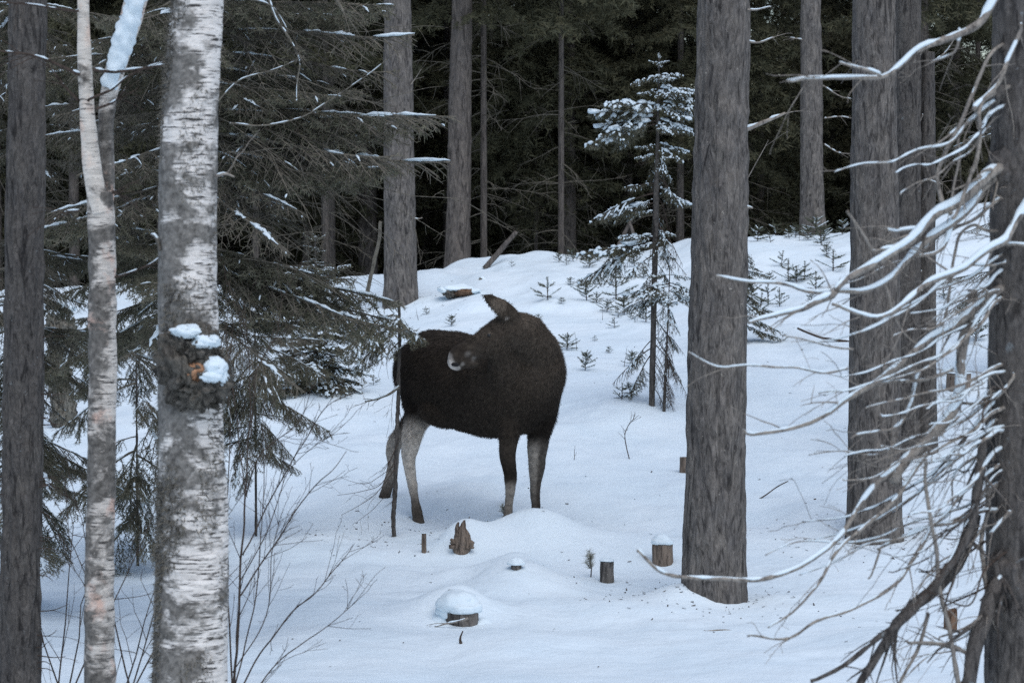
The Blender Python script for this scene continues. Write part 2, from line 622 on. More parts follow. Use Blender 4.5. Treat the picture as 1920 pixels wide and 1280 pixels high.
def needles(mb, Pn, per_m, nl, nw, flat=.35, g=None):
    """needle blades along polylines Pn (K,m,3)"""
    g = g or rng
    seg = Pn[:, 1:] - Pn[:, :-1]
    ln = np.linalg.norm(seg, axis=2)
    cnt = ln.ravel() * per_m
    cnt = np.floor(cnt + g.random(cnt.shape)).astype(int)
    id_ = np.repeat(np.arange(len(cnt)), cnt)
    if len(id_) == 0:
        return
    a = Pn[:, :-1].reshape(-1, 3)[id_]; s = seg.reshape(-1, 3)[id_]
    t = g.random(len(id_))[:, None]
    p = a + s * t
    tn = nrm(s)
    rnd = g.normal(size=(len(id_), 3)); rnd[:, 2] = rnd[:, 2] * (1 - flat) + .12
    side = nrm(rnd - tn * (rnd * tn).sum(1)[:, None])
    dr = nrm(side * .95 + tn * .65)
    w = nrm(np.cross(dr, g.normal(size=dr.shape))) * nw * .5
    L = nl * (.7 + .6 * g.random(len(id_)))[:, None]
    V_ = np.stack([p - w, p + w, p + dr * L + w * .25, p + dr * L - w * .25], 1).reshape(-1, 3)
    k = np.arange(len(id_)) * 4
    mb.add(V_, np.stack([k, k + 1, k + 2, k + 3], -1))


class Bough:
    """one branch spray along +X from the origin: wood, needle and snow geometry"""
    def __init__(self, L, seed, droop=.25, tipup=.15, spacing=.055, ratio=.42, hang=.35, per_m=260, nl=.022, nw=.004,
                 snow=0.0, snow_r=.014, bare=.15, sub=True, ang=52, sub_sp=.05, wood_n=4, sub_bare=0.0, w0=.010, pad=0.0, tw_snow=1.0):
        g = np.random.default_rng(seed)
        self.L = L
        t = np.linspace(0, 1, 10)
        ph = g.random(3) * 6
        main = np.stack([L * t, .05 * L * np.sin(t * 3 + ph[0]) * t, L * (-droop * t ** 1.4 + tipup * t ** 3) + .015 * L * np.sin(t * 7 + ph[1]) * t], -1)
        tw = []
        n_side = int(L * (1 - bare) / spacing)
        for k in range(n_side):
            for sg in (-1, 1):
                u = bare + (1 - bare) * (k + g.random() * .8) / n_side
                if u > .985: continue
                f = u * 9; i = int(f); fr = f - i
                p0 = main[i] * (1 - fr) + main[min(i + 1, 9)] * fr
                tg = nrm(main[min(i + 1, 9)] - main[i] + 1e-9)
                l = ratio * L * (1 - u) ** .75 * min(1, .45 + u * 2.2) * (.55 + .6 * g.random()) + .035
                sd = nrm(np.array([-tg[1], tg[0], 0]))
                A = R(ang + g.normal() * 9)
                dr = tg * math.cos(A) + sd * sg * math.sin(A) + np.array([0, 0, g.normal() * .12])
                q = np.linspace(0, 1, 4)[:, None]
                pts = p0 + dr * l * q + np.array([0, 0, -1]) * hang * l * q ** 1.7 + tg * .12 * l * q ** 2
                tw.append((pts, l, u))
        T1 = np.array([a for a, _, _ in tw]) if tw else np.zeros((0, 4, 3))
        st = []
        if sub:
            for pts, l, u in tw:
                if l < .09: continue
                ns = int(l / sub_sp)
                for k in range(ns):
                    for sg in (-1, 1):
                        w = .2 + .75 * (k + g.random()) / max(ns, 1)
                        f = min(w, .99) * 3; i = int(f); fr = f - i
                        p0 = pts[i] * (1 - fr) + pts[i + 1] * fr
                        tg = nrm(pts[i + 1] - pts[i])
                        sd = nrm(np.cross(tg, [0, 0, 1.0]) + 1e-9)
                        l2 = .42 * l * (1 - w) * (.6 + .7 * g.random()) + .03
                        A = R(48 + g.normal() * 10)
                        dr = tg * math.cos(A) + sd * sg * math.sin(A) + np.array([0, 0, g.normal() * .1 - hang * .4])
                        q = np.linspace(0, 1, 4)[:, None]
                        st.append(p0 + dr * l2 * q + np.array([0, 0, -1]) * hang * l2 * .6 * q ** 2)
        T2 = np.array(st) if st else np.zeros((0, 4, 3))
        self.wood, self.green, self.snow = MB(), MB(), MB()
        rm = np.linspace(w0 * (.6 + L * .5), .0025, 10)
        self.wood.add(*vtubes(main[None], rm[None], 5))
        if len(T1):
            self.wood.add(*vtubes(T1, np.tile([.0042, .0034, .0026, .0015], (len(T1), 1)), 3, closed=False))
        if len(T2) and wood_n > 3:
            self.wood.add(*vtubes(T2, np.tile([.0025, .002, .0016, .001], (len(T2), 1)), 3, closed=False))
        if per_m:
            keep = g.random(len(T1)) >= sub_bare
            needles(self.green, T1[keep], per_m, nl, nw, g=g)
            if len(T2):
                k2 = g.random(len(T2)) >= sub_bare
                needles(self.green, T2[k2], per_m, nl, nw, g=g)
            needles(self.green, main[None, int(10 * max(bare, .25)):], per_m, nl, nw, g=g)
        if snow > 0:
            def ridge(T, p, r):
                kk = g.random(len(T)) < p
                T = T[kk]
                if not len(T): return
                Q = []
                for a in T:
                    z = resample(a, 12)
                    a0 = int(g.integers(0, 6)); a1 = int(min(12, a0 + g.integers(4, 9)))
                    Q.append(resample(z[a0:a1], 6))
                Q = np.stack(Q)
                rr = r * np.array([.5, .95, 1.1, 1.0, .8, .35])[None] * (.6 + .8 * g.random((len(T), 6)))
                Q[:, :, 2] += rr * .45 + .004
                self.snow.add(*vtubes(Q, rr, 6, squash=.62, jit=.18))
            ridge(T1, snow * tw_snow, snow_r)
            if len(T2): ridge(T2, snow * .8 * tw_snow, snow_r * .8)
            if pad:
                mp = resample(main, 40)
                a = int(40 * max(bare, .2))
                while a < 37:
                    ln_ = int(g.integers(4, 12)); e = min(40, a + ln_)
                    if e - a >= 4 and g.random() < .62:
                        z = resample(mp[a:e], 9)
                        z[:, 1] += g.normal() * pad * .5
                        rr = pad * np.array([.3, .75, 1, 1.05, 1, .95, .9, .65, .25]) * (.5 + .9 * g.random(9))
                        z[:, 1] += pad * .5 * g.normal(size=9); z[:, 2] += rr * .30 + .006
                        self.snow.add(*vtubes(z[None], rr[None], 9, squash=.42, jit=.22))
                    a = e + int(g.integers(0, 4))
            mm = resample(main, 16)
            s0 = int(16 * bare * .6)
            for a in range(s0, 14, 3):
                if g.random() < snow + .2:
                    ridge(mm[None, a:a + 4], 1.0, snow_r * 1.15)

    def put(self, wood, green, snow, p, az, pitch=0., scale=1., roll=0.):
        ca, sa = math.cos(az), math.sin(az); cp, sp = math.cos(pitch), math.sin(pitch)
        cr, sr = math.cos(roll), math.sin(roll)
        Rr = np.array([[1, 0, 0], [0, cr, -sr], [0, sr, cr]])
        Ry = np.array([[cp, 0, -sp], [0, 1, 0], [sp, 0, cp]])
        Rz = np.array([[ca, -sa, 0], [sa, ca, 0], [0, 0, 1]])
        A = (Rz @ Ry @ Rr).T * scale
        for src, dst in ((self.wood, wood), (self.green, green), (self.snow, snow)):
            if dst is None or not src.V: continue
            off = dst.n
            Vs = np.concatenate(src.V) @ A + p
            dst.V.append(Vs); dst.n += len(Vs)
            # faces in src are already offset inside src
            for f in src.F4: dst.F4.append(f + off)
            for f in src.F3: dst.F3.append(f + off)


def set_crown(t, wood, green, snow, green_mat='spruce_needles', wood_mat='dark_twig', wname='branches'):
    """crown part (needles) with its twigs and snow as sub-parts"""
    cr = None
    if green is not None and green.V:
        cr = lpart('crown', green.mesh('crown', False), M[green_mat], t)
    if wood is not None and wood.V:
        lpart(wname, wood.mesh('branches'), M[wood_mat], cr or t)['kind'] = 'stuff'
    if snow is not None and snow.V:
        lpart('snow', snow.mesh('snow'), M['snow'], cr or t)['kind'] = 'stuff'
    return cr


def dead_spray(mb, p0, dr, L, r, g, depth=2, sag=.15, fork=.5, n=4):
    """bare branch with forks; list of tube paths is drawn straight into mb"""
    m_ = 6
    t = np.linspace(0, 1, m_)[:, None]
    pert = np.cumsum(g.normal(size=(m_, 3)) * L * .028, axis=0)
    pts = p0 + dr * L * t + np.array([0, 0, -1]) * sag * L * t ** 2 + pert * t
    rr = np.linspace(r, max(r * .25, .0012), m_)
    mb.add(*vtubes(pts[None], rr[None], n, closed=False))
    if depth > 0:
        nb = max(1, int(fork * L / .08))
        for k in range(nb):
            u = .2 + .78 * g.random()
            i = int(u * (m_ - 1)); fr = u * (m_ - 1) - i
            q = pts[i] * (1 - fr) + pts[i + 1] * fr
            tg = nrm(pts[i + 1] - pts[i])
            d2 = nrm(tg * .75 + g.normal(size=3) * .45)
            dead_spray(mb, q, d2, L * (.2 + .35 * g.random()) * (1.1 - u * .6), r * .5, g, depth - 1, sag, fork, 3)
    return pts


# crowns far above the frame shared by the tall pines
def pine_crown(seed):
    g = np.random.default_rng(seed)
    gr, wd = MB(), MB()
    for k in range(26):
        z = g.random() * 4.5
        L = 1.9 * (1 - z / 6) * (.7 + .5 * g.random())
        az_ = g.random() * 6.283
        dr = np.array([math.cos(az_), math.sin(az_), .35])
        pts = dead_spray(wd, np.array([0, 0, z]), nrm(dr), L, .03, g, 1, .0, .3)
        for q in range(28):
            u = .35 + .65 * g.random()
            c = pts[0] * (1 - u) + pts[-1] * u + g.normal(size=3) * .22
            k2 = 18
            d = nrm(g.normal(size=(k2, 3)) + [0, 0, .5])
            w = nrm(np.cross(d, g.normal(size=(k2, 3)))) * .012
            ln = .10 + .08 * g.random((k2, 1))
            Vn = np.stack([c - w, c + w, c + d * ln], 1).reshape(-1, 3)
            gr.add(Vn, None, np.arange(k2 * 3).reshape(-1, 3))
    return gr.mesh('pine_crown', False), wd.mesh('pine_limbs')


PC, PL = pine_crown(3)
PC.materials.append(M['far_needles']); PL.materials.append(M['far_bark'])


def stub(t, base, px_pts, d, r0, snow=True, mat='dead_wood', twig=0):
    """a dead branch stub of a trunk traced through pixels at depth d, base = thing location"""
    pts = np.array([P(a, b_, d + (e if len(c_) else 0)) for (a, b_, *c_) in px_pts for e in [c_[0] if c_ else 0]]) - base
    mb = MB()
    rad = np.linspace(r0, r0 * .45, len(pts))
    q = tube1(mb, np.column_stack([pts, rad]), 7, wob=.006)
    g = np.random.default_rng(int(abs(px_pts[0][0] * 7 + px_pts[0][1])))
    for _ in range(twig):
        i = g.integers(len(q) // 3, len(q) - 1)
        dead_spray(mb, q[i, :3], nrm(nrm(q[i, :3] - q[i - 1, :3]) + g.normal(size=3) * .5), .10 + .15 * g.random(), q[i, 3] * .45, g, 1, .1, .8)
    o = lpart('branch', mb.mesh('branch'), M[mat], t)
    if snow:
        ms = MB()
        s = q.copy()
        on = np.clip(.75 + 1.3 * vn3(np.arange(len(s)) * .55, px_pts[0][1] * .37, px_pts[0][0] * .11), .15, 1.15)
        s[:, 2] += s[:, 3] * (.25 + .6 * on); s[:, 3] *= .95 * on * (.8 + .35 * g.random(len(s))); s[0, 3] *= .4; s[-1, 3] *= .5
        ms.add(*vtubes(s[None, :, :3], s[None, :, 3], 7, squash=.75, jit=.1))
        lpart('snow', ms.mesh('snow'), M['snow'], o)
    return o


def tall_tree(name, label, cat, base_px, base_py, w_base, top_px, w_top, mat='pine_bark', d=None, height=13.0, crown_z=8.5,
              group=None, n=72, dz=.026, ridge=.017, rs=19., vs=3.4, flare=.12, seed=0., sink=.25, crown=True, low=.03):
    """straight trunk: base pixel, width in px there, and centre / width where it leaves the top of the picture"""
    if d is None:
        p, d = ground(base_px, base_py)
    else:
        p = P(base_px, base_py, d)
    w = d / FPX
    top = P(top_px, 0, d)
    hv = top[2] - p[2]
    lean = (top[0] - p[0]) / hv
    r0, r1 = w_base * w / 2, w_top * w / 2
    H = height
    path = [(-lean * sink, 0, -sink, r0 * 1.02), (0, 0, 0, r0), (lean * hv, 0, hv, r1), (lean * H, 0, H, max(.04, r1 - (r0 - r1) / hv * (H - hv)))]
    t = thing(name, label, cat, p, group)
    lpart('trunk', MB().add(*trunk_mesh(path, n, dz, ridge, rs, vs, low, flare, seed, hv + .6)).mesh('trunk'), M[mat], t)
    if crown:
        c = lpart('crown', PC, None, t); c.location = (lean * crown_z, 0, crown_z); c.rotation_euler = (0, 0, seed * 1.7)
        lpart('limbs', PL, None, c)['kind'] = 'stuff'
    return t, p, d


# ------------------------------------------------------------------ the standing trunks
t, p, d = tall_tree('pine_tree', 'thick straight pine trunk with a broken snowy stub, standing right of the moose', 'tree',
                    1338, 1112, 117, 1357, 92, seed=1.3, ridge=.019, flare=.05)
CENTRE_PINE = (t, p, d)
for pts, r, s, tw in [(([(1398, 78), (1425, 80), (1452, 70)]), .011, True, 2), ([(1390, 245), (1420, 235), (1450, 222), (1472, 212)], .022, True, 1),
                      ([(1395, 388), (1412, 390)], .015, True, 0), ([(1398, 17), (1420, 18), (1446, 13)], .010, True, 0),
                      ([(1396, 175), (1404, 172)], .014, False, 0), ([(1395, 345), (1410, 318), (1440, 262)], .006, False, 1),
                      ([(1388, 452), (1396, 455)], .016, False, 0)]:
    stub(t, p, pts, d - .05, r, s, twig=tw)

t, p, d = tall_tree('pine_tree', 'broad pine trunk with furrowed bark behind the snowy dead branches', 'tree', 1640, 1013, 101, 1639, 76, seed=4.1, flare=.06)
RIGHT_PINE = (t, p, d)
t, p, d = tall_tree('spruce_tree', 'half hidden trunk close behind the broad furrowed pine', 'tree', 1697, 850, 58, 1702, 46, mat='spruce_bark', seed=6.2, n=40)
# snag with a broken top
p, d = ground(1732, 846)
w = d / FPX
snag = thing('dead_snag', 'slim broken-topped dead trunk with small snowy twigs next to the broad furrowed pine', 'dead tree', p)
hv = P(1733, 98, d)[2] - p[2]
lpart('trunk', MB().add(*trunk_mesh([(0, 0, -.25, 25 * w), (0, 0, 0, 24 * w), (.0, 0, hv * .5, 19 * w), (.01, 0, hv, 12 * w)], 36, .03, .008, 26, 4, .05, .1, 2.2)).mesh('trunk'),
      M['spruce_bark'], snag)
for pts in [[(1722, 105), (1705, 125), (1685, 132)], [(1720, 172), (1700, 175), (1682, 180)], [(1745, 118), (1775, 95), (1792, 70), (1795, 60)],
            [(1722, 328), (1705, 318), (1682, 328)], [(1722, 330), (1700, 345), (1682, 353)], [(1738, 335), (1755, 342), (1768, 346)],
            [(1722, 190), (1705, 200), (1690, 205)], [(1725, 240), (1712, 255), (1700, 262), (1682, 266)], [(1722, 408), (1702, 415), (1682, 418)],
            [(1730, 215), (1722, 232), (1715, 245)], [(1728, 508), (1712, 512), (1690, 520)], [(1730, 545), (1712, 546), (1700, 552)]]:
    stub(snag, p, pts, d - .12, .009, True, twig=2)

t, p, d = tall_tree('pine_tree', 'grey pine trunk at the forest edge above the moose rump', 'tree', 751, 566, 62, 745, 49, seed=8.8, flare=.1, n=48)
BACK_PINE = (t, p, d)
stub(t, p, [(768, 405), (780, 410), (792, 408)], d - .1, .012, True)
stub(t, p, [(770, 160), (790, 130)], d - .1, .008, False, twig=2)
t, p, d = tall_tree('pine_tree', 'slender straight pine trunk on the crest between the two thick right-hand trunks', 'tree', 1523, 425, 44, 1520, 36, seed=3.3, d=44.6, n=40)
for pts in [[(1545, 222), (1575, 218), (1596, 222)], [(1543, 160), (1575, 180), (1596, 185)], [(1505, 75), (1480, 70)], [(1545, 270), (1570, 285), (1594, 288)]]:
    stub(t, p, pts, d - .1, .012, True, twig=3)
t, p, d = tall_tree('pine_tree', 'grey pine trunk standing in the dark forest just behind the crest', 'tree', 858, 508, 46, 866, 38, seed=5.5, d=46.5, n=40, mat='far_bark')

# the spruce trunk at the left edge, nearer than the moose
t, p, d = tall_tree('spruce_tree', 'dark straight spruce trunk with short bare twigs, left of the forked birch', 'tree', 36, 1330, 76, 52, 66, mat='spruce_bark', d=16.5,
                    seed=7.1, height=12, sink=.9)
LEFT_SPRUCE = (t, p, d)
g = np.random.default_rng(8)
for k in range(26):
    y_ = 620 + 640 * g.random()
    sg = 1 if g.random() < .75 else -1
    x_ = 38 + 36 * sg
    ln = 12 + 45 * g.random()
    stub(t, p, [(x_ - sg * 6, y_), (x_ + sg * ln * .5, y_ + 4 * g.normal()), (x_ + sg * ln, y_ + 8 * g.normal())], d - .06 * g.random(), .004, False, 'dark_twig', twig=1)

# ------------------------------------------------------------------ birches
def px_path(pts, d):
    """[(px,py,width px)] -> world points with radius"""
    return np.array([[*P(a, b_, d), w_ * d / FPX / 2] for a, b_, w_ in pts])


d = 13.2
base = P(357, 1290, d); base[2] = float(terrain(base[0], d))
big = thing('birch_tree', 'big white birch with shaggy grey lichen and a snow-topped burl', 'tree', base)
pp = px_path([(352, 1700, 156), (356, 1290, 142), (360, 1140, 136), (362, 900, 126), (358, 760, 116), (352, 560, 108), (352, 400, 106), (356, 200, 104), (372, -20, 92), (392, -500, 74)], d)
pp[:, :3] -= base
Vt, Ft, F3 = trunk_mesh(pp, 84, .012, .004, 20, 14, .035, .0, 1.1, 4.2)
# rough swollen patches as relief
rr = vn3(Vt[:, 0] * 9, Vt[:, 1] * 9, Vt[:, 2] * 3)
ctr = np.stack([np.interp(Vt[:, 2], pp[:, 2], pp[:, 0]), np.interp(Vt[:, 2], pp[:, 2], pp[:, 1]), Vt[:, 2]], -1)
Vt += (Vt - ctr) * (.06 * np.clip(rr, 0, 1))[:, None] + (Vt - ctr) * (.03 * np.clip(vn3(Vt[:, 0] * 40, Vt[:, 1] * 40, Vt[:, 2] * 30), 0, 1) * (rr > 0.0))[:, None]
btr = lpart('trunk', MB().add(Vt, Ft, F3).mesh('trunk'), M['birch_bark'], big)
c = lpart('crown', PC, None, big); c.location = (.15, 0, 8.0); lpart('limbs', PL, None, c)['kind'] = 'stuff'


def blob(center, rad, seed, amp=.25, fs=9.0, nu=40, nv=26, flat_bottom=None):
    """lumpy closed ellipsoid"""
    u = np.linspace(0, 2 * math.pi, nu, endpoint=False); v_ = np.linspace(0, math.pi, nv)
    U, W = np.meshgrid(u, v_, indexing='xy')
    D = np.stack([np.cos(U) * np.sin(W), np.sin(U) * np.sin(W), np.cos(W)], -1)
    k = 1 + amp * fbm(D[..., 0] * fs * .3 + seed, D[..., 1] * fs * .3, D[..., 2] * fs * .3, 3)
    Vb = D * np.array(rad) * k[..., None]
    if flat_bottom is not None:
        Vb[..., 2] = np.maximum(Vb[..., 2], flat_bottom)
    Vb = Vb + np.array(center)
    j, i = np.meshgrid(np.arange(nv - 1), np.arange(nu), indexing='ij')
    Fb = np.stack([j * nu + i, (j + 1) * nu + i, (j + 1) * nu + (i + 1) % nu, j * nu + (i + 1) % nu], -1).reshape(-1, 4)
    return Vb.reshape(-1, 3), Fb


def at(px, py, d, base):
    return P(px, py, d) - base


# the burl with its snow and the torn orange wood
fr = d - .16
mb = MB()
for (x_, y_, dd, r, sd) in [(352, 690, .0, (.13, .12, .17), 1), (385, 718, -.03, (.12, .11, .11), 2), (330, 660, .0, (.09, .08, .10), 3), (372, 650, -.02, (.10, .09, .10), 6),
                            (372, 742, .02, (.12, .10, .07), 4), (405, 700, .0, (.07, .08, .10), 5)]:
    mb.add(*blob(at(x_, y_, fr + dd, base), r, sd * 3.3, .7, 14, 56, 40))
burl = lpart('burl', mb.mesh('burl'), M['moss'], big)
ms = MB()
for (x_, y_, dd, r, sd) in [(354, 622, -.03, (.09, .09, .035), 1), (385, 640, -.05, (.07, .08, .04), 2), (404, 690, -.10, (.055, .06, .055), 3), (396, 706, -.12, (.06, .05, .03), 4), (412, 706, -.08, (.045, .05, .05), 9)]:
    ms.add(*blob(at(x_, y_, fr + dd, base), r, sd * 2.1, .35, 10, 32, 20))
lpart('snow', ms.mesh('snow'), M['snow'], burl)
mw = MB().add(*blob(at(366, 698, fr - .10, base), (.05, .03, .045), 5.5, .6, 12, 32, 22))
lpart('torn_wood', mw.mesh('torn_wood'), M['fresh_wood'], burl)
# shaggy lichen tufts along the left side and on rough patches
g = np.random.default_rng(21)
n_ = 15000
zz = g.random(n_) * (P(0, -40, d)[2] - P(0, 1300, d)[2]) + P(0, 1300, d)[2] - base[2]
th = g.normal(size=n_) * 1.15 + math.pi * 1.15
cxx = np.interp(zz, pp[:, 2], pp[:, 0]); rr_ = np.interp(zz, pp[:, 2], pp[:, 3])
dens = vn3(np.cos(th) * 2.2, np.sin(th) * 2.2, zz * 2.2)
ok = dens > .0
zz, th, cxx, rr_ = zz[ok], th[ok], cxx[ok], rr_[ok]
pn = np.stack([cxx + np.cos(th) * rr_, np.sin(th) * rr_, zz], -1)
od = np.stack([np.cos(th), np.sin(th), -.5 + 0 * th], -1) + g.normal(size=pn.shape) * .45
od = nrm(od); w_ = nrm(np.cross(od, g.normal(size=od.shape))) * .004
ll = (.012 + .034 * g.random(len(pn)))[:, None]
Vn = np.stack([pn - w_, pn + w_, pn + od * ll], 1).reshape(-1, 3)
lo = lpart('lichen', mesh_np('lichen', Vn, None, np.arange(len(Vn)).reshape(-1, 3), False), M['beard_lichen'], big); lo['kind'] = 'stuff'
stub(big, base, [(405, 330), (425, 325), (440, 332)], d - .05, .010, True, twig=1)
stub(big, base, [(300, 470), (292, 445), (283, 440)], d - .08, .012, True, 'moss')
stub(big, base, [(300, 690), (282, 692)], d - .1, .018, True, 'beard_lichen')

# forked small birch
d = 14.2
base = P(188, 1290, d); base[2] = float(terrain(base[0], d))
small = thing('birch_tree', 'slim forked birch with peeling pinkish bark, one stem coated in snow', 'tree', base)


def lofted(pts, d, base, nar=40, seed=0., rough=.05, spc=.015):
    q = px_path(pts, d); q[:, :3] -= base
    ln = np.linalg.norm(np.diff(q[:, :3], axis=0), axis=1).sum()
    s = resample(q, int(ln / spc))
    V_, F4_, F3_ = vtubes(s[None, :, :3], s[None, :, 3], nar)
    c_ = np.repeat(s[:, :3], nar, 0)
    k = 1 + rough * fbm(V_[:, 0] * 14 + seed, V_[:, 1] * 14, V_[:, 2] * 9, 3) + rough * .7 * np.clip(vn3(V_[:, 0] * 5, V_[:, 1] * 5, V_[:, 2] * 11 + seed), 0, 1)
    V_ = c_ + (V_ - c_) * k[:, None]
    return MB().add(V_, F4_, F3_), s


mb, _ = lofted([(190, 1650, 62), (188, 1290, 58), (186, 1100, 55), (190, 900, 53), (192, 700, 52), (192, 540, 50), (190, 420, 50), (188, 360, 48)], d, base, seed=2, rough=.10)
lpart('trunk', mb.mesh('trunk'), M['young_birch_bark'], small)
mb, _ = lofted([(190, 400, 40), (178, 345, 36), (170, 290, 33), (163, 200, 28), (158, 100, 26), (156, 0, 22), (150, -500, 15)], d - .02, base, seed=5, rough=.06)
lpart('stem', mb.mesh('stem'), M['peeling_birch_bark'], small)
mb, sq = lofted([(196, 400, 30), (200, 330, 30), (198, 240, 30), (206, 170, 33), (222, 110, 38), (242, 50, 40), (255, 0, 40), (300, -120, 36)], d + .12, base, seed=9, rough=.08)
st2 = lpart('stem', mb.mesh('stem'), M['young_birch_bark'], small)
q = px_path([(203, 165, 30), (212, 135, 32), (226, 95, 40), (238, 55, 42), (250, 15, 44), (262, -20, 42)], d + .05); q[:, :3] -= base
s = resample(q, 46)
ms = MB(); Vs, F4s, F3s = vtubes(s[None, :, :3], s[None, :, 3], 20)
cs = np.repeat(s[:, :3], 20, 0)
Vs = cs + (Vs - cs) * (.86 + .62 * fbm(Vs[:, 0] * 26, Vs[:, 1] * 26, Vs[:, 2] * 20, 3))[:, None]
lpart('snow', MB().add(Vs, F4s, F3s).mesh('snow'), M['snow'], st2)
for pts, r in [([(175, 130), (215, 135), (262, 128), (300, 122), (345, 118), (395, 128)], .010), ([(165, 190), (205, 170), (235, 145), (265, 130), (300, 118), (420, 85)], .008),
               ([(180, 205), (215, 190), (235, 165)], .008), ([(150, 140), (100, 118), (50, 102), (0, 95)], .010), ([(148, 20), (105, 18), (60, 10), (0, 5)], .008),
               ([(150, 190), (120, 160), (85, 115)], .008), ([(210, 360), (225, 365)], .012), ([(148, 395), (130, 395), (112, 400)], .008),
               ([(215, 520), (250, 508), (290, 490), (310, 470)], .007)]:
    stub(small, base, pts, d - .08, r, True, 'dark_twig', twig=5)

# ------------------------------------------------------------------ the moose
PXM = 25.0 / FPX
HEAD = np.array([math.cos(R(45)), -math.sin(R(45)), 0])


def loft(mb, secs, ref, nu=28, seg=None):
    """secs: (px, py, c, ra, rb): point, radius across ref (ra) and along ref (rb), metres"""
    q = np.array([[*P(a, b_, 25.0 - c_), ra, rb] for a, b_, c_, ra, rb in secs])
    s = resample(q, seg or len(secs) * 6)
    s[:, 3:] = np.maximum(s[:, 3:], .008)
    t_ = np.gradient(s[:, :3], axis=0); t_ = nrm(t_)
    ref = np.broadcast_to(np.asarray(ref, float), t_.shape)
    v2 = nrm(ref - t_ * (ref * t_).sum(1)[:, None])
    v1 = np.cross(t_, v2)
    a = np.arange(nu) * 2 * math.pi / nu
    ring = s[:, None, :3] + v1[:, None] * (s[:, 3:4] * np.cos(a))[..., None] + v2[:, None] * (s[:, 4:5] * np.sin(a))[..., None]
    m_ = len(s)
    V_ = ring.reshape(-1, 3)
    j, i = np.meshgrid(np.arange(m_ - 1), np.arange(nu), indexing='ij')
    F4 = np.stack([j * nu + i, j * nu + (i + 1) % nu, (j + 1) * nu + (i + 1) % nu, (j + 1) * nu + i], -1).reshape(-1, 4)
    V_ = np.concatenate([V_, s[:1, :3], s[-1:, :3]])
    i = np.arange(nu)
    F3 = np.concatenate([np.stack([(i + 1) % nu, i, np.full(nu, m_ * nu)], -1), np.stack([(m_ - 1) * nu + i, (m_ - 1) * nu + (i + 1) % nu, np.full(nu, m_ * nu + 1)], -1)])
    mb.add(V_, F4, F3)


mm = MB()
Zr = (0, 0, 1)
# trunk of the body, rump to chest
loft(mm, [(749, 682, -.62, .05, .08), (757, 682, -.59, .14, .19), (772, 688, -.52, .22, .29), (800, 694, -.40, .29, .395), (840, 706, -.22, .32, .435),
          (882, 719, -.02, .35, .465), (930, 722, .20, .36, .495), (975, 715, .38, .34, .49), (1008, 716, .50, .30, .43), (1030, 722, .57, .22, .34), (1044, 728, .62, .10, .17)], Zr)
# neck (ra in the picture plane, rb in depth)
Yr = (0, 1, 0)
loft(mm, [(985, 745, .40, .34, .26), (1003, 705, .46, .27, .27), (1008, 672, .54, .20, .23), (1002, 648, .62, .195, .20), (986, 628, .70, .185, .18), (968, 619, .76, .17, .15), (950, 622, .78, .15, .13)], Yr)
# throat mass between the jaw and the chest
loft(mm, [(930, 640, .74, .10, .10), (945, 665, .68, .16, .14), (960, 700, .58, .22, .17), (975, 745, .48, .25, .2)], Yr)
# head
loft(mm, [(985, 612, .74, .06, .06), (966, 616, .76, .155, .14), (945, 623, .78, .16, .125), (918, 638, .80, .145, .11), (895, 650, .815, .118, .085), (876, 660, .825, .105, .075),
          (862, 668, .83, .115, .08), (852, 675, .832, .095, .07), (845, 680, .832, .04, .035)], Yr)
mm.add(*blob(P(856, 676, 25 - .832), (.085, .072, .094), 3.0, .04, 4, 26, 18))         # overhanging muzzle
mm.add(*blob(P(884, 682, 25 - .825), (.075, .055, .045), 3.0, .04, 4, 26, 18))         # lower lip and chin
mm.add(*blob(P(930, 650, 25 - .80), (.12, .09, .10), 3.0, .04, 4, 26, 18))             # cheek
mm.add(*blob(P(913, 622, 25 - .86), (.045, .035, .03), 3.0, .04, 4, 20, 14))           # brow
# ears
loft(mm, [(968, 600, .85, .06, .06), (955, 589, .88, .088, .045), (942, 578, .90, .082, .03), (926, 566, .91, .062, .022), (913, 557, .91, .038, .016), (904, 551, .91, .008, .008)], Yr)
loft(mm, [(966, 600, .66, .05, .05), (985, 605, .55, .07, .03), (1000, 612, .45, .05, .02), (1010, 618, .38, .01, .01)], Yr)
# withers hump
mm.add(*blob(P(1004, 652, 25 - .40), (.20, .21, .16), 3.0, .04, 4, 30, 20))
mm.add(*blob(P(1023, 651, 25 - .46), (.125, .15, .125), 3.0, .04, 4, 30, 20))
# legs
Hd = HEAD
FL = [(958, 745, .45, .14, .20), (955, 785, .51, .12, .15), (954, 820, .54, .088, .095), (951, 845, .55, .078, .085), (952, 862, .55, .07, .078), (955, 885, .55, .064, .066),
      (956, 912, .55, .052, .054), (954, 940, .55, .043, .048), (953, 962, .56, .046, .05), (950, 980, .57, .052, .06), (948, 998, .58, .05, .07)]
FR = [(1012, 740, .36, .15, .20), (1013, 785, .30, .13, .17), (1010, 820, .28, .105, .108), (1007, 848, .28, .088, .09), (1006, 875, .28, .072, .074), (1004, 905, .28, .056, .06),
      (1004, 930, .28, .046, .048), (1005, 952, .28, .043, .048), (1005, 970, .29, .05, .055), (1004, 985, .30, .05, .065)]
HA = [(792, 700, -.36, .17, .27), (788, 745, -.34, .15, .225), (786, 775, -.33, .12, .16), (776, 802, -.32, .092, .122), (770, 830, -.33, .075, .105), (767, 856, -.33, .062, .088),
      (770, 888, -.31, .046, .056), (775, 918, -.29, .042, .050), (780, 948, -.27, .040, .044), (783, 968, -.25, .048, .056), (785, 984, -.24, .052, .066), (785, 995, -.24, .052, .072)]
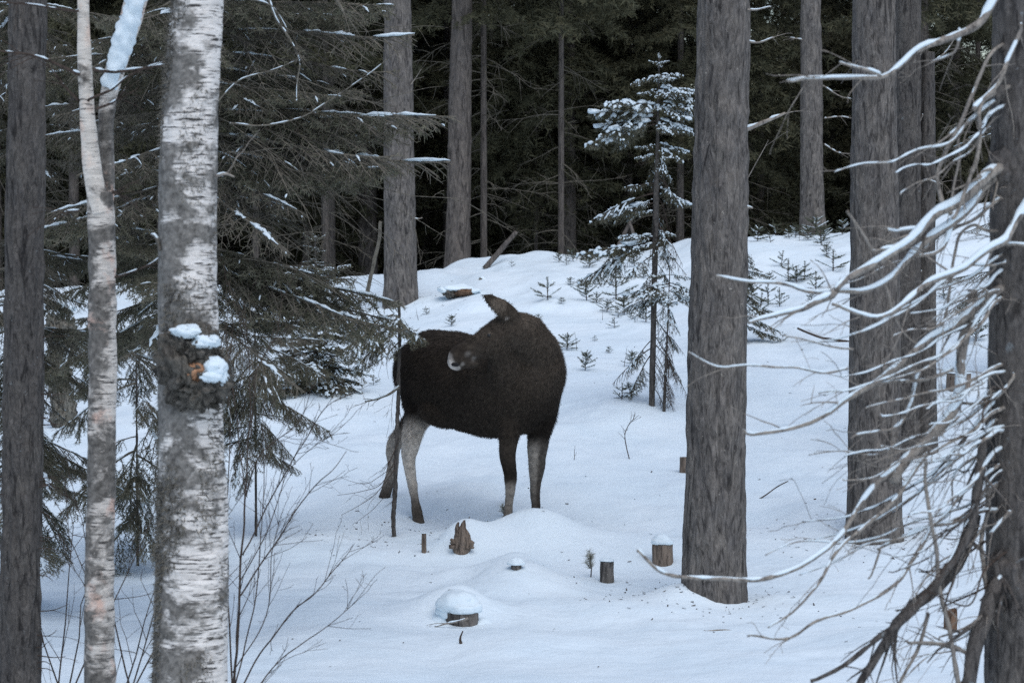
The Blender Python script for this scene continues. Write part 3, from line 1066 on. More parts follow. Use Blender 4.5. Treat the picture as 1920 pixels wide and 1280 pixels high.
HB = [(825, 715, -.52, .15, .25), (806, 750, -.60, .14, .2), (780, 785, -.70, .10, .14), (752, 815, -.82, .075, .10), (737, 840, -.92, .058, .082), (737, 868, -.95, .050, .062),
      (730, 900, -.98, .046, .055), (720, 935, -1.02, .046, .052), (713, 957, -1.04, .052, .060), (709, 972, -1.05, .055, .07)]
for L_ in (FL, FR, HA, HB):
    loft(mm, L_, Hd, 20)
mm.add(*blob(P(733, 838, 25 + .94), (.05, .05, .06), 3, .05, 4, 20, 14))     # hock
mm.add(*blob(P(743, 668, 25 + .60), (.03, .03, .06), 3, .1, 4, 20, 14))      # tail
mm.add(*blob(P(845, 770, 25 + .1), (.32, .24, .16), 3, .04, 4, 30, 20))      # flank and belly

base, _ = ground(868, 992)
base = P(868, 1000, 25.0)
moose = thing('moose', 'dark brown moose with grey legs standing in the snow, head turned back', 'moose', base)
raw = mm.mesh('raw'); raw.transform(__import__('mathutils').Matrix.Translation(-Vector(base)))
tmp = bpy.data.objects.new('tmp', raw); COL.objects.link(tmp)
md = tmp.modifiers.new('r', 'REMESH'); md.mode = 'VOXEL'; md.voxel_size = .014
md = tmp.modifiers.new('s', 'SMOOTH'); md.factor = .5; md.iterations = 9
dg = bpy.context.evaluated_depsgraph_get()
body_me = bpy.data.meshes.new_from_object(tmp.evaluated_get(dg))
body_me.name = 'moose_body'
bpy.data.objects.remove(tmp); bpy.data.meshes.remove(raw)
nv = len(body_me.vertices)
co = np.empty(nv * 3, np.float32); body_me.vertices.foreach_get('co', co); co = co.reshape(-1, 3).astype(float)
no = np.empty(nv * 3, np.float32); body_me.vertices.foreach_get('normal', no); no = no.reshape(-1, 3).astype(float)
# muscle relief and coarse coat lumps
co += no * (.010 * vn3(co[:, 0] * 6, co[:, 1] * 6, co[:, 2] * 6) + .004 * vn3(co[:, 0] * 22, co[:, 1] * 22, co[:, 2] * 16))[:, None]
body_me.vertices.foreach_set('co', co.astype(np.float32).ravel())
W = co + base
dark = np.array([.022, .0175, .0142]); brown = np.array([.085, .068, .054]); grey = np.array([.52, .46, .40]); light = np.array([.62, .56, .51])
colr = np.tile(dark, (nv, 1))


def pxy(Wp):
    """photograph pixel of world points (for laying out the coat pattern)"""
    c_, s_ = math.cos(PITCH), math.sin(PITCH)
    yy = Wp[:, 1]; zz_ = Wp[:, 2] - CAMZ
    f_ = yy * c_ + zz_ * s_; u_ = -yy * s_ + zz_ * c_
    return 960 + FPX * Wp[:, 0] / f_, 640 - FPX * u_ / f_


def blend(c_, k):
    global colr
    k = np.clip(k, 0, 1)[:, None]
    colr = colr * (1 - k) + c_ * k


ppx, ppy = pxy(W)
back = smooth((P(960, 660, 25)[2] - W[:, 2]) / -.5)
blend(brown, smooth((.9 - np.linalg.norm(W - P(985, 640, 24.4), axis=1)) / .8) * .8)
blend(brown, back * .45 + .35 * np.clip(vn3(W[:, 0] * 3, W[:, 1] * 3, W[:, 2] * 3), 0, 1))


def leg_dist(L_):
    q = resample(np.array([P(a, b_, 25 - c_) for a, b_, c_, _, _ in L_]), 40)
    return np.min(np.linalg.norm(W[:, None, :] - q[None], axis=2), axis=1)


for L_, y0_, y1_, yd in ((HA, 770, 812, 888), (HB, 790, 825, 865), (FL, 895, 918, 926), (FR, 812, 850, 900)):
    dl = leg_dist(L_)
    sel = (dl < .17) & (ppy > y0_ - 25)
    k = np.where(sel, smooth((ppy - y0_) / (y1_ - y0_)), 0)
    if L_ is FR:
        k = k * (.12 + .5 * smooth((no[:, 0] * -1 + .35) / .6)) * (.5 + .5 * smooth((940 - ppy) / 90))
    if L_ is HB:
        k = k * .6
    if L_ is FL:
        k = k * .42
    blend(grey, k)
    blend(dark * 2.0, np.where(sel, smooth((ppy - yd) / 70) * .93, 0))
    blend(np.array([.012, .010, .009]), np.where(sel, smooth((ppy - (L_[-1][1] - 14)) / 8), 0))


def spot(px, py, c_, r, col_, k=1.0):
    q = P(px, py, 25 - c_)
    dd = np.linalg.norm((W - q), axis=1)
    blend(col_, k * smooth((r - dd) / (r * .55)))


spot(843, 672, .85, .075, light * .62, .8); spot(845, 684, .88, .065, light * .95, .9); spot(856, 692, .89, .050, light * .9, .85); spot(868, 684, .91, .032, light * .6, .7)
spot(891, 675, .90, .050, light * .38, .8); spot(877, 664, .92, .045, light * .26, .7)
spot(862, 652, .9, .075, dark * 1.3, .9); spot(874, 678, .93, .026, dark, .8)
spot(935, 572, .93, .10, brown * 2.2, .7); spot(985, 600, .8, .16, brown * 1.5, .6); spot(1030, 640, .5, .16, brown * 1.5, .5); spot(905, 622, .9, .10, brown * 1.25, .5); spot(951, 597, .93, .03, light * .5, .7); spot(936, 611, .9, .05, brown * 1.3, .5); spot(919, 625, .9, .025, brown * 1.8, .7)
ca = body_me.color_attributes.new('coat', 'FLOAT_COLOR', 'POINT')
ca.data.foreach_set('color', np.column_stack([colr, np.ones(nv)]).astype(np.float32).ravel())
body_me.polygons.foreach_set('use_smooth', np.full(len(body_me.polygons), True))
body = lpart('body', body_me, M['coat'], moose)
# coat hair
g = np.random.default_rng(4)
ppy_m = ppy
dens = np.where((ppy > 830), .15, 1.0) * np.where((ppx < 905) & (ppy > 640) & (ppy < 700) & (W[:, 1] < 24.4), .0, 1.0)
sel = np.nonzero(g.random(nv) < .9 * dens)[0]
sel = np.concatenate([sel, np.nonzero(g.random(nv) < .6 * dens)[0]])
hp = co[sel] + g.normal(size=(len(sel), 3)) * .004
hn = no[sel]
flow = np.tile(-HEAD * .55 + np.array([0, 0, -.9]), (len(sel), 1)) + g.normal(size=hp.shape) * .25
flow = nrm(flow - hn * (flow * hn).sum(1)[:, None])
hl = (.022 + .022 * g.random(len(sel))) * np.where(ppy[sel] > 820, .5, 1.0) * np.where(ppy[sel] < 645, .75, 1)
hd = nrm(flow + hn * (.35 + .25 * g.random((len(sel), 1))))
hw = nrm(np.cross(hd, hn)) * .0028
Vh = np.stack([hp - hw, hp + hw, hp + hd * hl[:, None]], 1).reshape(-1, 3)
hm_ = mesh_np('coat_hair', Vh, None, np.arange(len(Vh)).reshape(-1, 3), False)
hc = hm_.color_attributes.new('coat', 'FLOAT_COLOR', 'POINT')
hcol = np.repeat(colr[sel] * (.7 + .8 * g.random((len(sel), 1))), 3, 0)
hc.data.foreach_set('color', np.column_stack([hcol, np.ones(len(hcol))]).astype(np.float32).ravel())
ho = lpart('coat_hair', hm_, M['coat'], moose); ho['kind'] = 'stuff'
lpart('eye', MB().add(*blob(at(917, 628, 25 - .905, base), (.018, .012, .016), 1, .0, 3, 18, 12)).mesh('eye'), M['eye'], moose)
lpart('nostril', MB().add(*blob(at(855, 683, 25 - .900, base), (.038, .012, .021), 1, .3, 4, 22, 14)).mesh('nostril'), M['nostril'], moose)

# ------------------------------------------------------------------ background forest
def far_spruce(seed, H, crown0, spread, nb, dead=46, low_needles=False):
    g = np.random.default_rng(seed)
    lib = [Bough(1.0, seed * 10 + k, .35, .22, .10, .45, .45, 85, .050, .0125, bare=.12, sub=True, sub_sp=.12, wood_n=3) for k in range(4)]
    wd, gr = MB(), MB()
    for k in range(nb):
        u = ((k + g.random()) / nb) ** .85
        z = crown0 + (H - crown0) * u
        L = spread * (1 - u) ** .8 * (.7 + .45 * g.random()) * min(1, .55 + u * 3) + .25
        lib[g.integers(4)].put(None, gr, None, np.array([0, 0, z]), g.random() * 6.283, R(8 - 26 * (1 - u) + 8 * g.normal()), L)
    dw = MB()
    for k in range(dead):
        z = .6 + (crown0 + 1.0 - .6) * g.random()
        a = g.random() * 6.283
        dead_spray(dw, np.array([0, 0, z]), nrm(np.array([math.cos(a), math.sin(a), -.12 + .2 * g.normal()])), .5 + .9 * g.random(), .011, g, 1, .18, .5, 3)
    tr = MB().add(*trunk_mesh([(0, 0, -.6, .155), (0, 0, 0, .15), (0, 0, H * .5, .095), (0, 0, H, .012)], 16, .12, .006, 22, 3, .05, .12, seed, 7))
    a = tr.mesh('far_trunk'); b_ = gr.mesh('far_crown', False); c_ = dw.mesh('far_dead_branches')
    a.materials.append(M['far_bark']); b_.materials.append(M['far_needles']); c_.materials.append(M['lichen_twig'])
    return a, b_, c_


FS = [far_spruce(31, 15, 4.6, 2.3, 120), far_spruce(32, 13, 3.6, 2.1, 120), far_spruce(33, 16, 5.6, 2.5, 120), far_spruce(34, 8, .3, 2.0, 110, 10)]
g = np.random.default_rng(77)


def place_far(x, y, kind, sc, rad, label, group):
    z = float(terrain(x, y))
    if label in (LF, LB, LD):
        px_ = 960 + FPX * x / y
        label += next(w for lim, w in ((300, ', behind the forked birch'), (420, ', behind the big birch'), (700, ', behind the long drooping boughs'), (900, ', around the forest-edge pines'),
                                       (1130, ', behind the leaning pole and moose'), (1290, ', behind the snow-laden young spruce'), (1590, ', between the two thick pines'), (9e9, ', behind the near dead branches')) if px_ < lim)
    t = thing('spruce_tree', label, 'tree', (x, y, z), group)
    a = g.random() * 6.283
    tr, cr, db = FS[kind]
    o = lpart('trunk', tr, None, t); o.scale = (sc * rad, sc * rad, sc); o.rotation_euler = (0, 0, a)
    o = lpart('crown', cr, None, t); o.scale = (sc, sc, sc); o.rotation_euler = (0, 0, a)
    o = lpart('dead_branches', db, None, t); o.scale = (sc, sc, sc); o.rotation_euler = (0, 0, a)


# trunks one can make out in the photograph
LF = 'thin grey spruce with dead twigs at the forest front'
LB = 'dark spruce deep in the shaded forest'
LD = 'dense low-branched spruce closing off the back of the forest'
for px, dd, rad, kind in [(907, 47, .40, 0), (1052, 47.5, .42, 2), (1005, 51, .28, 1), (612, 48, .42, 0), (690, 52, 1.5, 2), (575, 52, .6, 1), (480, 49, .5, 0),
                          (945, 55, .5, 1), (800, 56, .8, 0), (1125, 57, .8, 2), (1180, 52, .5, 0), (1425, 53, .7, 1), (1465, 60, .8, 2), (1560, 57, .8, 0),
                          (1790, 52, .8, 1), (1830, 58, .9, 2), (420, 55, .9, 2), (330, 50, .8, 0), (240, 53, .9, 1), (140, 50, .7, 2), (110, 56, .8, 0), (20, 52, .9, 1), (1275, 50, .6, 1)]:
    own = {907: 'pencil-thin pale trunk just behind the leaning broken pole', 1052: 'thin straight pale trunk standing alone behind the crest, left of the young spruce',
           1005: 'very thin dark trunk between two thin pale trunks behind the crest', 612: 'thin grey trunk behind the frosted tip of the waist-high young spruce',
           690: 'thick dark trunk in shade behind the bent leaning sapling'}.get(px)
    place_far((px - 960) / FPX * dd, dd, kind, .9 + .25 * g.random(), rad, own or LF, 'spruces in the dark forest behind the crest')
pts_ = []
for row, (y0_, sp) in enumerate([(50, 3.6), (54, 3.2), (58, 3.0), (62, 3.0), (67, 3.2), (72, 3.4)]):
    half = y0_ * .235 + 2
    x = -half
    while x < half:
        xx, yy = x + g.normal() * .7, y0_ + g.normal() * 1.2
        if all((xx - a) ** 2 + (yy - b_) ** 2 > 2.0 for a, b_ in pts_):
            pts_.append((xx, yy)); place_far(xx, yy, int(g.integers(3)), .85 + .35 * g.random(), .9, LB, 'spruces deep in the forest')
        x += sp
for row, (y0_, sp) in enumerate([(60, 3.8), (76, 2.5), (82, 2.5)]):
    half = y0_ * .24 + 3
    x = -half
    while x < half:
        place_far(x + g.normal() * .5, y0_ + g.normal() * 1.0, 3, .9 + .5 * g.random(), 1.0, LD, 'dense spruces at the back of the forest')
        x += sp

# ------------------------------------------------------------------ snow-laden young spruce in the clearing
BSN = [Bough(.62, 200 + k, .16, .0, .06, .40, .45, 380, .024, .0046, snow=.55, snow_r=.020, bare=.16, sub_sp=.055, pad=.050) for k in range(5)]
BDR = [Bough(.62, 220 + k, .55, .05, .06, .40, .7, 260, .020, .0042, snow=.30, snow_r=.012, bare=.30, pad=.022) for k in range(4)]
BBARE = [Bough(.62, 240 + k, .65, .05, .07, .34, .8, 0, snow=.0, bare=.25, sub_sp=.07) for k in range(3)]
p, d = ground(1222, 760)
w = d / FPX
ys = thing('spruce_tree', 'slender young spruce with a snow-laden top and bare lower stem', 'tree', p)
hv = P(1236, 108, d)[2] - p[2]
lean = (P(1236, 108, d)[0] - p[0]) / hv
lpart('trunk', MB().add(*trunk_mesh([(0, 0, -.3, 5.6 * w), (0, 0, 0, 5.5 * w), (lean * hv * .55, 0, hv * .55, 5.5 * w), (lean * hv, 0, hv, .5 * w)], 16, .04, .003, 30, 5, .05, .0, 1)).mesh('trunk'), M['spruce_bark'], ys)
wd, gr, sn = MB(), MB(), MB()
g = np.random.default_rng(12)


def yb(lib, py, az_deg, lpx, pitch, sc=1.0):
    z = P(960, py, d)[2] - p[2]
    lib[g.integers(len(lib))].put(wd, gr, sn, np.array([lean * z, 0, z]), R(az_deg), R(pitch), lpx * w / .62)


for py, az_, l, pt in [(112, 90, 14, 75), (118, 0, 20, 20), (118, 170, 20, 20), (122, 270, 22, 15), (125, 80, 20, 15),
                       (140, 10, 46, 8), (142, 182, 54, -8), (142, 260, 36, 5), (145, 310, 42, 2), (146, 80, 40, 0),
                       (162, 5, 72, 0), (164, 330, 66, -4), (168, 192, 40, -4), (170, 285, 46, -6), (166, 45, 66, 0), (176, 0, 78, -4),
                       (190, 350, 80, -4), (196, 178, 60, 14), (198, 200, 112, 10), (200, 330, 72, -12), (196, 265, 40, -8), (202, 20, 80, -4),
                       (212, 186, 128, 8), (218, 172, 118, -2), (222, 15, 70, -10), (226, 205, 122, -4), (232, 184, 138, -8), (222, 340, 75, -14), (228, 300, 50, -20)]:
    yb(BSN, py, az_, l, pt)
for py, az_, l, pt in [(268, 10, 62, -8), (275, 330, 60, -20), (272, 185, 42, 2), (290, 200, 45, 0), (285, 300, 50, -25), (330, 350, 70, -25), (350, 20, 75, -18),
                       (345, 195, 60, 20), (362, 182, 118, 4), (380, 178, 110, -6), (372, 200, 40, 4), (395, 190, 45, 0), (440, 195, 55, 2), (445, 180, 70, 10), (455, 186, 145, 0), (462, 172, 140, 2),
                       (455, 215, 60, -5), (432, 0, 40, -5), (470, 330, 45, -10), (560, 195, 60, 8), (565, 340, 45, 5), (558, 260, 40, 0)]:
    yb(BSN if g.random() < .75 else BDR, py, az_, l, pt)
for k in range(34):
    yb(BBARE if g.random() < .55 else BDR, 250 + 480 * g.random(), -60 + 130 * g.random() if g.random() < .75 else 180 + 40 * g.normal(), 40 + 50 * g.random(), -25 + 12 * g.normal())
cr_y = set_crown(ys, wd, gr, sn)
# the thinner spruce right beside it
p, d = ground(1245, 772)
w = d / FPX
y2 = thing('spruce_tree', 'thin spruce sapling with drooping dead twigs beside the snow-laden young spruce', 'tree', p)
hv = P(1256, 505, d)[2] - p[2]; lean = (P(1256, 505, d)[0] - p[0]) / hv
lpart('trunk', MB().add(*trunk_mesh([(0, 0, -.2, 3.2 * w), (0, 0, 0, 3.1 * w), (lean * hv, 0, hv, .6 * w)], 12, .05, .002, 30, 5, .05, .0, 4)).mesh('trunk'), M['spruce_bark'], y2)
wd, gr, sn = MB(), MB(), MB()
for py, az_, l, pt in [(508, 80, 18, 60), (515, 0, 40, 0), (515, 180, 40, 5), (530, 20, 60, -10), (532, 190, 90, -5), (535, 330, 60, -10), (536, 215, 70, -8), (545, 0, 65, -18), (548, 260, 50, -15), (550, 160, 70, -14)]:
    yb(BSN if py > 510 else BDR, py, az_, l, pt)
for k in range(16):
    yb(BBARE, 545 + 200 * g.random(), -90 + 180 * g.random(), 30 + 40 * g.random(), -35 + 12 * g.normal())
set_crown(y2, wd, gr, sn)

# ------------------------------------------------------------------ spruces on the left, with long hanging boughs
BLONG = [Bough(1.0, 300 + k, .20, .10, .045, .34, .38, 230, .022, .0044, snow=.10, snow_r=.005, bare=.12, sub_sp=.05, sub_bare=.15, pad=.016, tw_snow=.5) for k in range(6)]
BLICH = [Bough(1.0, 320 + k, .20, .08, .055, .36, .38, 60, .022, .0036, snow=.10, snow_r=.005, bare=.10, sub_sp=.055, sub_bare=.6, pad=.014, tw_snow=.5) for k in range(4)]


BHANG = [Bough(.8, 380 + k, .50, .0, .055, .36, .85, 240, .023, .0046, snow=.16, snow_r=.006, bare=.2, sub_sp=.055, pad=.012, ang=44, tw_snow=.5) for k in range(5)]


def bough_tree(name, label, px, base_py, d, top_py, w_px, boughs, wood_mat='lichen_twig', green_mat='spruce_needles', base_on_ground=True, tmat='spruce_bark', cone=None):
    global p, w, lean
    p = P(px, base_py, d)
    if base_on_ground: p[2] = float(terrain(p[0], d))
    t = thing(name, label, 'tree', p)
    w = d / FPX
    hv = P(px, top_py, d)[2] - p[2]
    lpart('trunk', MB().add(*trunk_mesh([(0, 0, -.3, w_px * w / 2), (0, 0, 0, w_px * w / 2), (0, 0, hv * .6, w_px * w * .36), (0, 0, hv, max(.006, w_px * w * .05))], 24, .04, .004, 28, 4, .05, .08, px * .1)).mesh('trunk'), M[tmat], t)
    wd, gr, sn = MB(), MB(), MB()
    for lib, py, az_, l, pt in boughs:
        z = P(960, py, d)[2] - p[2]
        lib[g.integers(len(lib))].put(wd, gr, sn, np.array([0, 0, z]), R(az_), R(pt), l, R(g.normal() * 6))
    cr = set_crown(t, wd, gr, sn, green_mat, wood_mat)
    return t


g = np.random.default_rng(55)
bl = []
# explicit boughs reaching right: (y at trunk, azimuth, length m, pitch)
for py, az_, l, pt in [(60, -12, 1.75, 6), (95, 8, 1.6, 2), (150, -25, 1.3, 0), (205, -8, 1.5, 4), (215, 10, 1.85, 6), (228, -3, 2.0, 8), (245, -20, 1.7, 0), (262, 6, 1.95, 2), (280, -10, 1.6, 0),
                       (300, 14, 1.4, 0), (30, 10, 1.5, 8), (0, -14, 1.6, 4), (180, 22, 1.5, 0), (240, 30, 1.4, -4), (120, 30, 1.5, 0), (350, 4, .8, -4),
                       (455, -6, 1.3, -6), (465, 8, 1.65, -9), (480, -14, 1.4, -12), (478, 18, 1.3, -12), (495, -4, 1.78, -10), (505, 10, 1.6, -8), (525, -22, 1.1, -14)]:
    bl.append((BLONG if g.random() < .62 else BLICH, py, az_, l, pt))
for k in range(48):
    bl.append((BLICH if g.random() < .6 else BLONG, -150 + 800 * g.random(), 90 + 180 * g.random() + (g.random() < .3) * 120, .8 + .7 * g.random(), -8 + 9 * g.normal()))
S1 = bough_tree('spruce_tree', 'spruce with long drooping lightly snowed boughs reaching out from behind the big birch', 352, 1100, 19.5, -700, 46, bl)
_mb = MB()
for k in range(46):
    py = -60 + 560 * g.random()
    a_ = R(g.normal() * 38) if k < 50 else R(180 + g.normal() * 40)
    z = P(960, py, 19.5)[2] - p[2]
    dead_spray(_mb, np.array([0, 0, z]), nrm(np.array([math.cos(a_), math.sin(a_) - .25, .28 * g.normal()])), .9 + 1.0 * g.random(), .0065, g, 2, .10 + .25 * g.random(), .33, 4)
_o = lpart('dead_branches', _mb.mesh('dead_branches'), M['lichen_twig'], S1); _o['kind'] = 'stuff'
for pts, r in [([(505, 0), (520, 40), (545, 75), (562, 115), (558, 150), (556, 190)], .010), ([(630, 0), (642, 20), (648, 32)], .012), ([(470, 0), (510, 12), (540, 60)], .008),
               ([(430, 232), (480, 236), (540, 228), (600, 200), (690, 140), (735, 105)], .007), ([(410, 190), (450, 150), (520, 128), (570, 105)], .006)]:
    stub(S1, p, pts, 18.6, r, True, 'lichen_twig', twig=6)

bl = []
for k in range(46):
    bl.append((BLONG if g.random() < .5 else BLICH, -60 + 720 * g.random(), 360 * g.random(), .7 + .8 * g.random(), -8 + 9 * g.normal()))
for k in range(34):
    bl.append((BLONG if k % 3 else BLICH, 560 + 420 * g.random(), 360 * g.random(), .55 + .5 * g.random(), -22 + 9 * g.normal()))
bough_tree('spruce_tree', 'spruce with hanging dark boughs between the dark left trunk and the forked birch', 45, 1000, 21.0, -500, 26, bl)

bl = []
for k in range(24):
    py = 560 + 420 * g.random() ** .9
    bl.append((BHANG, py, 360 * g.random(), .55 + .75 * g.random(), -6 + 14 * g.normal()))
bough_tree('spruce_tree', 'small spruce with dark hanging boughs in the gap between the two birches', 258, 1010, hit(258, 1060), 560, 5, bl)

bl = []
for py, az_, l in [(640, 185, .7), (648, 20, .8), (655, 300, .9), (668, 330, .6), (690, 150, .9), (700, 250, .6), (715, 10, .55), (742, 350, .85), (750, 200, .6), (770, 300, .9), (790, 15, .6),
                   (800, 170, .5), (830, 320, .65), (845, 30, .5), (870, 210, .4), (662, 270, 1.0), (730, 280, .8)]:
    bl.append((BHANG, py, az_ + 12 * g.normal(), l * (.8 + .4 * g.random()), -4 + 14 * g.normal()))
for k in range(14):
    bl.append((BHANG if k % 2 else BLICH, 590 + 260 * g.random(), 360 * g.random(), .5 + .5 * g.random(), -6 + 14 * g.normal()))
bough_tree('spruce_tree', 'small ragged spruce right against the big birch, above the bare birch shoots', 480, 1005, hit(480, 1005), 590, 5, bl)

BSM = [Bough(.5, 340 + k, .12, .05, .045, .42, .2, 300, .020, .0044, snow=.30, snow_r=.010, bare=.08, pad=.018) for k in range(4)]
bl = []
for py, n_b, l, pt in [(452, 4, .16, 45), (470, 4, .14, 10), (487, 4, .16, 5), (508, 5, .42, 8), (522, 5, .36, 4), (545, 5, .36, 0), (570, 6, .4, -4), (600, 6, .46, -6), (630, 7, .52, -8), (655, 7, .56, -10), (680, 8, .6, -12), (700, 8, .6, -16), (715, 8, .5, -18)]:
    a0 = g.random() * 360
    for k in range(n_b):
        bl.append((BSM, py + 4 * g.normal(), a0 + 360 * k / n_b + 12 * g.normal(), l * 2 * (.8 + .4 * g.random()), pt + 5 * g.normal()))
bough_tree('spruce_tree', 'waist-high young spruce with a frosted tip, left behind the moose', 592, 730, hit(592, 730), 446, 10, bl, wood_mat='dark_twig')

# small spruces on the right
bl = []
d_ = hit(1408, 640)
for k in range(26):
    py = 440 + 190 * g.random()
    bl.append((BSM, py, 360 * g.random(), (.7 + .5 * g.random()) * (.5 + .5 * (py - 430) / 200), -18 + 9 * g.normal()))
bough_tree('spruce_tree', 'small spruce peeking out from behind the thick centre pine', 1392, 640, d_, 430, 12, bl, wood_mat='dark_twig')
bl = []
d_ = hit(1835, 700)
for k in range(30):
    bl.append((BLICH, 120 + 560 * g.random(), 360 * g.random(), .5 + .5 * g.random(), -10 + 10 * g.normal()))
bough_tree('spruce_tree', 'scraggly lichen-grey spruce behind the pale snowy dead branches', 1890, 705, d_, 0, 16, bl)

# ------------------------------------------------------------------ thin dead spruce beside the moose's hind legs
p, d = ground(738, 1006)
d = d; w = d / FPX
ds_ = thing('dead_sapling', 'thin dead spruce sapling standing against the moose hind legs', 'dead tree', p)
q = np.array([[*(P(a, b_, d) - p), r * w] for a, b_, r in [(738, 1030, 4.2), (738, 1005, 4.2), (741, 900, 4.0), (745, 780, 3.6), (748, 680, 3.2), (748, 600, 2.6), (746, 540, 1.8)]])
mb = MB(); tube1(mb, q, 10, 80, .30, .007)
lpart('trunk', mb.mesh('trunk'), M['spruce_bark'], ds_)
g = np.random.default_rng(91)
for pts, r, sn_, tw in [([(748, 725), (730, 740), (708, 747), (684, 752)], .014, True, 6), ([(742, 860), (715, 905), (680, 920), (632, 928)], .004, False, 5), ([(741, 880), (700, 930), (640, 965)], .004, False, 4),
                        ([(742, 870), (690, 905), (640, 895)], .003, False, 4), ([(744, 835), (728, 870), (725, 880)], .006, False, 6), ([(740, 900), (705, 950), (660, 985)], .003, False, 3),
                        ([(748, 700), (736, 740), (735, 800)], .003, False, 5), ([(748, 640), (720, 668), (690, 690)], .006, False, 6), ([(747, 655), (770, 640), (795, 638)], .005, True, 4),
                        ([(741, 935), (731, 945)], .004, False, 1), ([(746, 760), (752, 790), (750, 830)], .003, False, 4)]:
    stub(ds_, p, pts, d - .04, r, sn_, 'dark_twig' if r < .01 else 'lichen_twig', twig=tw)
BTIP = [Bough(.4, 360 + k, .3, .05, .045, .4, .6, 300, .02, .0042, snow=.25, snow_r=.012, bare=.2) for k in range(3)]
wd, gr, sn = MB(), MB(), MB()
for py, az_, l, pt in [(590, 170, .5, -10), (600, 200, .6, -14), (610, 150, .5, -20), (605, 20, .35, -15), (598, 330, .4, -15), (625, 185, .5, -28), (620, 250, .4, -25), (585, 280, .4, 0)]:
    z = P(960, py, d)[2] - p[2]
    BTIP[g.integers(3)].put(wd, gr, sn, np.array([.0, 0, z]), R(az_), R(pt), l / .4)
set_crown(ds_, wd, gr, sn, wood_mat='lichen_twig')

# ------------------------------------------------------------------ bare birch shoots in front
d = 15.2
base = P(440, 1300, d); base[2] = float(terrain(base[0], d))
sh = thing('birch_shoots', 'clump of bare slim birch shoots beside the big birch', 'shrub', base)
g = np.random.default_rng(31)
for pts, r0 in [([(436, 1420), (440, 1280), (449, 1100), (460, 950), (466, 820), (468, 700), (455, 560)], .016),
                ([(425, 1330), (520, 1180), (590, 1110), (630, 1065), (662, 1022)], .009), ([(432, 1360), (520, 1240), (600, 1185), (665, 1130)], .008),
                ([(447, 1120), (520, 1010), (580, 920), (625, 880), (650, 845)], .008), ([(455, 1040), (510, 930), (570, 830), (610, 765), (665, 735)], .008),
                ([(462, 930), (490, 850), (560, 790), (585, 720)], .007), ([(440, 1290), (480, 1120), (492, 940), (494, 760)], .008), ([(436, 1320), (428, 1120), (428, 920), (432, 700), (440, 600)], .010),
                ([(450, 1090), (500, 1000), (545, 880), (640, 800)], .006), ([(436, 1260), (500, 1150), (510, 1040), (530, 960)], .006),
                ([(470, 820), (480, 700), (520, 620), (530, 560)], .006), ([(462, 930), (440, 760), (425, 650), (430, 540)], .006)]:
    dd = d + g.normal() * .18
    q = np.array([[*(P(a, b_, dd + g.normal() * .03) - base), 0] for a, b_ in pts])
    q[:, 3] = np.linspace(r0 * .62, .0016, len(q))
    mb = MB(); s = tube1(mb, q, 6, 40, .05, .008)
    for k in range(13):
        i = int(g.integers(8, 39))
        tg = nrm(s[i, :3] - s[i - 1, :3])
        dr = nrm(tg * .9 + g.normal(size=3) * .42 + [0.06, 0, .12])
        dead_spray(mb, s[i, :3], dr, (.10 + .25 * g.random()), max(.0018, s[i, 3] * .5), g, 2, -.05, .5, 3)
    lpart('stem', mb.mesh('stem'), M['dark_twig'], sh)

# two bare twiggy shoots low between the birches
for px, py0, dd, n_s, lab in [(236, 1290, 16.0, 5, 'few thin bare shoots in the snow between the two birches'), (112, 1290, 16.6, 4, 'thin bare shoots in the snow beside the dark left trunk')]:
    b0 = P(px, py0, dd); b0[2] = float(terrain(b0[0], dd))
    t = thing('bare_shoots', lab, 'shrub', b0)
    for k in range(n_s):
        mb = MB()
        dead_spray(mb, np.array([g.normal() * .05, g.normal() * .05, -.05]), nrm(np.array([g.normal() * .28, g.normal() * .2, 1.0])), 1.1 + .7 * g.random(), .006, g, 2, -.02, .35, 4)
        lpart('stem', mb.mesh('stem'), M['dark_twig'], t)

# ------------------------------------------------------------------ the near spruce on the right with its snowy dead branches
d = 12.0
base = P(1922, 1290, d); base[2] = float(terrain(base[0], d))
nr = thing('spruce_tree', 'near grey spruce trunk carrying long pale dead branches with snow', 'tree', base)
pp = px_path([(1918, 1750, 152), (1919, 1290, 144), (1921, 640, 134), (1926, 0, 124), (1932, -600, 110)], d); pp[:, :3] -= base
lpart('trunk', MB().add(*trunk_mesh(pp, 64, .016, .006, 26, 9, .03, .0, 9.4, 4.4)).mesh('trunk'), M['near_bark'], nr)
c = lpart('crown', PC, None, nr); c.location = (0, 0, 7.5); lpart('limbs', PL, None, c)['kind'] = 'stuff'
g = np.random.default_rng(17)


